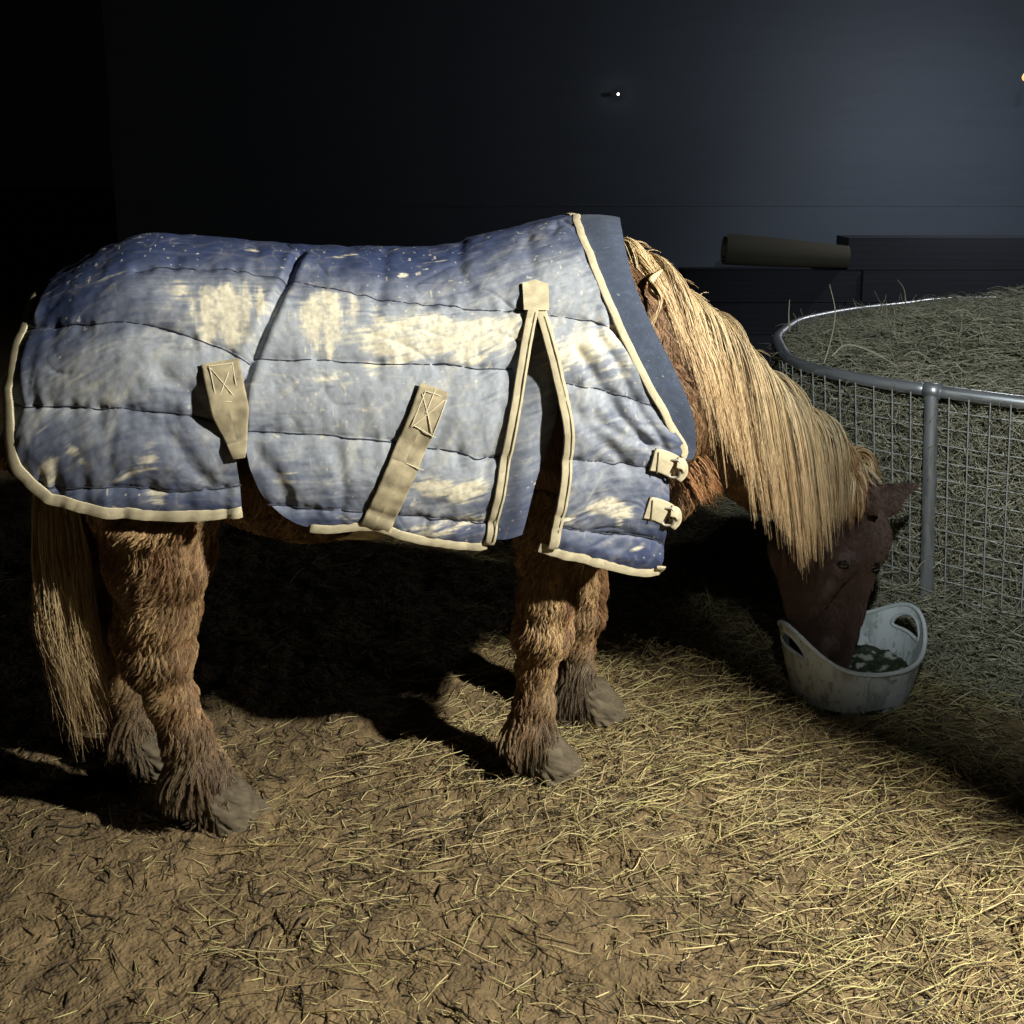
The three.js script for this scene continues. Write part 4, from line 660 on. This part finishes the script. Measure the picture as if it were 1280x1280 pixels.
  for (let k = 0; k < 70; k++) { const a = rr(2.0, 4.3), kk = rr(0.6, 1.0), r = ringR(a) * kk, b = V(RC.x + r * Math.cos(a), hayTop(a, kk) - 0.02, RC.z + r * Math.sin(a)), e = V(gauss() * 0.08, rr(0.05, 0.13), gauss() * 0.08); stk([b, b.clone().addScaledVector(e, 0.6).add(V(gauss() * 0.02, 0, gauss() * 0.02)), b.clone().add(e)], 0.0018); }
  mesh('tall_stalks', tall.build(false), std('dry hay stalks', lin(0.34, 0.32, 0.22), 0.7), pile).userData.kind = 'stuff';
}

// ---------------------------------------------------------------- feed tub
{
  const C = V(0.955, 0, -2.715), tub = group('feed_tub', [C.x, groundH(C.x, C.z) - 0.022, C.z], 0.30);
  tag(tub, 'pale flexible plastic feed tub with two handles under the pony\'s muzzle', 'tub');
  const smear = dataTex(512, 256, (i, j) => { const u = i / 512 * 1.3, v = j / 256 * 0.3, k = 0.85 + 0.3 * fbm(u * 12, v * 12, 4), dk = sstep(0.60, 0.72, fbm(u * 70 + 3, v * 55, 4)), lowd = sstep(0.46, 0.80, fbm(u * 34 + 30, v * 12, 4)), m = Math.max(dk * 0.55, lowd * 0.5); return [enc(mix(0.58 * k, 0.11, m)), enc(mix(0.62 * k, 0.11, m)), enc(mix(0.63 * k, 0.09, m))]; }, true, true);
  smear.repeat.set(1 / 1.3, 1 / 0.3); const plastic = phys('pale dirty plastic', lin(1, 1, 1), 0.5, { map: smear });
  const N = 240, MR = 60, bump = (a) => { const c = Math.cos(a); return Math.pow(Math.abs(c), 5); };   // handles at a = 0 and pi
  const rim = (a) => 0.170 + 0.082 * bump(a), rad = (h) => mix(0.150, 0.208, Math.pow(clamp(h / 0.25), 0.8)), hole = (a, h) => { const d = Math.atan2(Math.sin(a * 1 - 0), Math.cos(a)); const da = Math.min(Math.abs(d), Math.PI - Math.abs(d)) * 0.205; return (da / 0.066) ** 2 + ((h - 0.203 + 0.30 * da * da / 0.066) / 0.025) ** 2; };
  const wall = (inn) => { const g = new Geo(), id = []; for (let j = 0; j <= MR; j++) for (let i = 0; i < N; i++) { const a = i / N * 2 * Math.PI, h = mix(0.004, rim(a), j / MR), r = rad(h) - (inn ? 0.006 : 0); id.push(g.v(r * Math.cos(a), h, r * Math.sin(a) * 0.97, null, a * 0.2, h)); } for (let j = 0; j < MR; j++) for (let i = 0; i < N; i++) { const i2 = (i + 1) % N, a = (i + 0.5) / N * 2 * Math.PI, h = mix(0.004, rim(a), (j + 0.5) / MR); if (hole(a, h) < 1) continue; g.quad(j * N + i, j * N + i2, (j + 1) * N + i2, (j + 1) * N + i); } return g.build(); };
  mesh('wall', mergeGeometries([wall(false), wall(true)]), plastic, tub);
  const lip = []; for (let i = 0; i <= 160; i++) { const a = i / 160 * 2 * Math.PI, h = rim(a), r = rad(h) - 0.003; lip.push(V(r * Math.cos(a), h, r * Math.sin(a) * 0.97)); }
  mesh('rim', new Geo().tube(lip, 0.0065, 8, null, false).build(), plastic, tub);
  for (const c0 of [0, Math.PI]) { const e = []; for (let k = 0; k <= 48; k++) { const t = k / 48 * 2 * Math.PI, da = 0.066 * Math.cos(t), h = 0.203 - 0.30 * da * da / 0.066 + 0.025 * Math.sin(t), a = c0 + da / 0.205, r = rad(h) - 0.003; e.push(V(r * Math.cos(a), h, r * Math.sin(a) * 0.97)); } mesh('handle_rim', new Geo().tube(e, 0.0058, 7, null, false).build(), plastic, tub); }
  for (const a of [Math.PI * 0.5 + 0.36, Math.PI * 1.5 + 0.2]) { const l = []; for (let k = 0; k <= 8; k++) { const h = mix(0.05, rim(a) - 0.004, k / 8), r = rad(h) + 0.001; l.push(V(r * Math.cos(a), h, r * Math.sin(a) * 0.97)); } mesh('rib', new Geo().tube(l, 0.005, 7).build(), plastic, tub); }
  const base = new THREE.CylinderGeometry(0.149, 0.147, 0.006, 60); base.translate(0, 0.004, 0); mesh('base', base, plastic, tub);
  // feed
  const g = new Geo(), NA = 150; for (let k = 0; k <= 60; k++) for (let i = 0; i < NA; i++) { const a = i / NA * 2 * Math.PI, r = k / 60 * 0.164, x = r * Math.cos(a), z = r * Math.sin(a), l = fbm(x * 34, z * 34 + 4, 5), pale = sstep(0.56, 0.64, fbm(x * 40 + 5, z * 50 + 9, 4)); g.v(x, 0.060 + 0.028 * l + 0.035 * x / 0.16 - (k === 60 ? 0.02 : 0), z, [mix(0.022, 0.30, pale), mix(0.028, 0.32, pale), mix(0.014, 0.27, pale)]); }
  for (let k = 0; k < 60; k++) for (let i = 0; i < NA; i++) { const i2 = (i + 1) % NA; g.quad(k * NA + i, k * NA + i2, (k + 1) * NA + i2, (k + 1) * NA + i); }
  const feed = mesh('feed_mash', g.build(), std('wet feed', lin(1, 1, 1), 0.55, { vertexColors: true })); feed.position.copy(tub.position); feed.rotation.y = 0.30; tag(feed, 'dark wet feed with pale flakes lying inside the pale tub', 'feed');
}

// ---------------------------------------------------------------- behind the feeder: sleeper wall, a tan roll on it
{
  const wood = dataTex(256, 256, (i, j) => { const a = fbm(i * 0.012, j * 0.16, 4), k = 0.6 + 0.8 * a; return [enc(0.024 * k), enc(0.027 * k), enc(0.038 * k)]; }, true, true);
  const m = std('tarred sleeper timber', lin(1, 1, 1), 0.9, { map: wood });
  const wall = group('sleeper_wall', [0, 0, 0]); tag(wall, 'low dark wall of stacked timber sleepers behind the hay feeder', 'wall');
  const z = -6.4, xa = atDepth(880, 330, z).x, xb = atDepth(1060, 330, z).x;
  for (let row = 0; row < 5; row++) for (let c = 0; c < 3; c++) { const left = c === 0 ? xa - (row % 2) * 0.12 : c === 1 ? xb + (row % 2) * 0.1 : xb + 2.1 + (row % 2) * 0.1, right = c === 0 ? xb + (row % 2) * 0.1 : c === 1 ? xb + 2.1 + (row % 2) * 0.1 : xb + 4.4; if (c === 0 && row > 3) continue; const g = new THREE.BoxGeometry(right - left - 0.012, 0.200, 0.24 + hash(row, c, 2) * 0.02); const b = mesh('sleeper', g, m, wall); b.position.set((left + right) / 2, 0.098 + row * 0.205, z - 0.14 + (hash(row, c, 7) - 0.5) * 0.02); }
  const roll = group('rolled_mat', [0, 0, 0]); tag(roll, 'tan rolled-up mat lying on the dark sleeper wall', 'roll');
  const p0 = atDepth(905, 312, z), p1 = atDepth(1058, 322, z); const ax = p1.clone().sub(p0); const L = ax.length(); ax.normalize();
  const g = new Geo(), turns = 3.2, n = 120, upv = V(0, 1, 0).addScaledVector(ax, -ax.y).normalize(), side = V().crossVectors(ax, upv);
  for (let k = 0; k <= n; k++) { const t = k / n, a = t * turns * 2 * Math.PI, r = mix(0.03, 0.105, t); for (let e = 0; e <= 10; e++) { const u = e / 10, rr2 = r * (1 + 0.10 * Math.sin(u * 3.1 + 1)) * mix(1.0, 0.86, u), q = p0.clone().addScaledVector(ax, u * L).addScaledVector(upv, Math.sin(a) * rr2 * 0.92).addScaledVector(side, Math.cos(a) * rr2); g.v(q.x, q.y, q.z, null, a * 0.1, u * L); } }
  for (let k = 0; k < n; k++) for (let e = 0; e < 10; e++) g.quad(k * 11 + e, k * 11 + e + 1, (k + 1) * 11 + e + 1, (k + 1) * 11 + e);
  mesh('mat', g.build(), std('tan matting', lin(0.080, 0.073, 0.055), 0.95), roll);
}

// ---------------------------------------------------------------- lamps
const iron = std('dark painted steel', lin(0.03, 0.03, 0.032), 0.6), glow = (c, k) => new THREE.MeshStandardMaterial({ name: 'lit lamp face', color: lin(0.05, 0.05, 0.05), emissive: c, emissiveIntensity: k, roughness: 0.5 });
function flood(name, label, at, aim, colour, intensity, angle, pen, size, kglow) {
  const g = group(name, [at.x, 0, at.z]); tag(g, label, 'flood lamp');
  const dir = aim.clone().sub(at).normalize(), y = at.y;
  mesh('stand_pole', new Geo().tube([V(0, 0, 0).addScaledVector(dir, -0.12), V(0, y / 2, 0).addScaledVector(dir, -0.12), V(0, y, 0).addScaledVector(dir, -0.12)], 0.016, 10).build(), iron, g);
  for (let k = 0; k < 3; k++) { const a = k * 2.094 + 0.5, b = V(0, 0, 0).addScaledVector(dir, -0.12); b.y = 0; mesh('leg', new Geo().tube([V(b.x, 0.38, b.z), V(b.x + Math.cos(a) * 0.18, 0.2, b.z + Math.sin(a) * 0.18), V(b.x + Math.cos(a) * 0.36, 0.006, b.z + Math.sin(a) * 0.36)], 0.009, 8).build(), iron, g); }
  const head = mesh('housing', new THREE.CylinderGeometry(size * 1.15, size * 0.7, 0.10, 28, 1, true), iron, g), qn = new THREE.Quaternion().setFromUnitVectors(V(0, 1, 0), dir); head.quaternion.copy(qn); head.position.set(0, y, 0).addScaledVector(dir, -0.065);
  const back = mesh('back_plate', new THREE.CylinderGeometry(size * 0.7, size * 0.6, 0.02, 28), iron, g); back.quaternion.copy(qn); back.position.set(0, y, 0).addScaledVector(dir, -0.115);
  const face = mesh('lamp_face', new THREE.CylinderGeometry(size, size, 0.008, 28), glow(colour, kglow), g); face.quaternion.copy(qn); face.position.set(0, y, 0).addScaledVector(dir, -0.03);
  const s = new THREE.SpotLight(colour, intensity, 0, angle, pen, 2); s.name = 'beam'; s.castShadow = true; s.shadow.radius = size / 0.02; s.shadow.mapSize.set(2048, 2048); s.position.set(0, y, 0).addScaledVector(dir, 0.0); s.target.position.copy(aim).sub(g.position); g.add(s, s.target);
}
flood('work_lamp', 'warm work lamp on a tripod shining along the pony\'s flank', LAMP_A, AIM_A, lin(1.0, 0.945, 0.81), INT_A, 0.74, 0.22, 0.050, 6);
flood('yard_lamp', 'cool white lamp on a tall stand aimed at the hay feeder', LAMP_B, AIM_B, lin(0.88, 0.97, 0.98), INT_B, 0.44, 0.80, 0.03, 3);
{ // leaning board beside the work lamp: its edge keeps the beam off the pony's head and the feeder
  const G = atHeight(1190, 1030, 0), N = atDepth(968, 520, -2.42), ga = G.clone().sub(LAMP_A).normalize(), na = N.clone().sub(LAMP_A).normalize(), pn = V().crossVectors(ga, na).normalize();
  const dirE = V(-pn.y / pn.x, 1, 0).normalize(), p = LAMP_A.clone().addScaledVector(ga.clone().add(na).normalize(), 0.46), b = group('leaning_board', [0, 0, 0]); tag(b, 'dark plywood board leaning upright beside the work lamp', 'board');
  console.log('board edge', p.toArray().map((x) => x.toFixed(2)).join(), dirE.toArray().map((x) => x.toFixed(2)).join());
  const foot = p.clone().addScaledVector(dirE, -p.y / dirE.y), top = p.clone().addScaledVector(dirE, 0.95), right = V(0.93, 0, 0.36).normalize(), w = 1.0, nn = V().crossVectors(right, dirE).normalize(), g = new Geo();
  for (const t of [0, -0.018]) for (const [o, k] of [[foot, 0], [foot, w], [top, w], [top, 0]]) { const q = o.clone().addScaledVector(right, k).addScaledVector(nn, t); g.v(q.x, q.y, q.z, null); }
  g.quad(0, 1, 2, 3); g.quad(7, 6, 5, 4); g.quad(0, 4, 5, 1); g.quad(1, 5, 6, 2); g.quad(2, 6, 7, 3); g.quad(3, 7, 4, 0);
  mesh('sheet', g.build().toNonIndexed(), std('dark plywood', lin(0.05, 0.04, 0.03), 0.9), b).geometry.computeVertexNormals();
}
{ // sheeted shed wall closing the yard
  const wall = group('shed_wall', [0, 0, -7.7]); tag(wall, 'dark blue-grey sheeted shed wall closing the yard behind the feeder', 'shed');
  const st = dataTex(512, 256, (i, j) => { const k = 0.90 + 0.14 * fbm(i * 0.05, j * 0.05, 4) + 0.06 * fbm(i * 0.9, j * 0.9, 2); return [enc(0.125 * k), enc(0.155 * k), enc(0.205 * k)]; }, true, true);
  const m = std('weathered painted sheet', lin(1, 1, 1), 0.7, { map: st });
  const x0 = -2.95; for (let r = 0; r < 8; r++) for (let c = 0; c < 2; c++) { const w = 7.3, g = new THREE.BoxGeometry(w - 0.008, 0.565, 0.03); const o = mesh('sheet', g, m, wall); o.position.set(x0 + (c + 0.5) * w, 0.05 + (r + 0.5) * 0.56 , -(r % 2) * 0.012); o.rotation.x = 0.012; }
  const lamp = group('bulkhead_lamp', [atDepth(773, 118, -7.6).x, atDepth(773, 118, -7.6).y, -7.62]); tag(lamp, 'tiny white bulkhead lamp on the shed wall beyond the pony\'s withers', 'lamp');
  const bp = mesh('back_plate', new THREE.CylinderGeometry(0.014, 0.016, 0.03, 16), iron, lamp); bp.rotation.x = Math.PI / 2; bp.position.z = -0.02;
  const bu = mesh('bulb', new THREE.SphereGeometry(0.009, 14, 10), glow(lin(1, 0.93, 0.8), 6), lamp); bu.position.z = 0.008;
  const pl = new THREE.PointLight(lin(1, 0.93, 0.8), 0.0002, 0, 2); pl.name = 'bulb_light'; pl.castShadow = true; pl.shadow.radius = 0.7; pl.position.z = 0.008; lamp.add(pl);
}
{ // lamp post beyond the feeder, its bulb at the edge of the picture
  const p = atDepth(1283, 97, -6.1), g = group('lamp_post', [p.x, 0, p.z]); tag(g, 'lamp post with a bare warm bulb behind the hay feeder', 'lamp post');
  mesh('post', new Geo().tube([V(0.22, 0, 0), V(0.22, p.y * 0.6, 0), V(0.21, p.y + 0.10, 0), V(0.06, p.y + 0.16, 0)], 0.028, 10).build(), iron, g);
  const cap = mesh('lamp_hood', new THREE.CylinderGeometry(0.014, 0.016, 0.09, 16), iron, g); cap.position.set(0, p.y + 0.066, 0);
  const b = mesh('bulb', new THREE.SphereGeometry(0.024, 16, 12), glow(lin(1, 0.50, 0.20), 1.6), g); b.position.set(0, p.y, 0);
  const l = new THREE.PointLight(lin(0.97, 0.98, 1.0), INT_C, 0, 2); l.name = 'bulb_light'; l.castShadow = true; l.position.set(0, p.y, 0); l.shadow.radius = 1.1; g.add(l);
}

renderer.render(scene, camera);
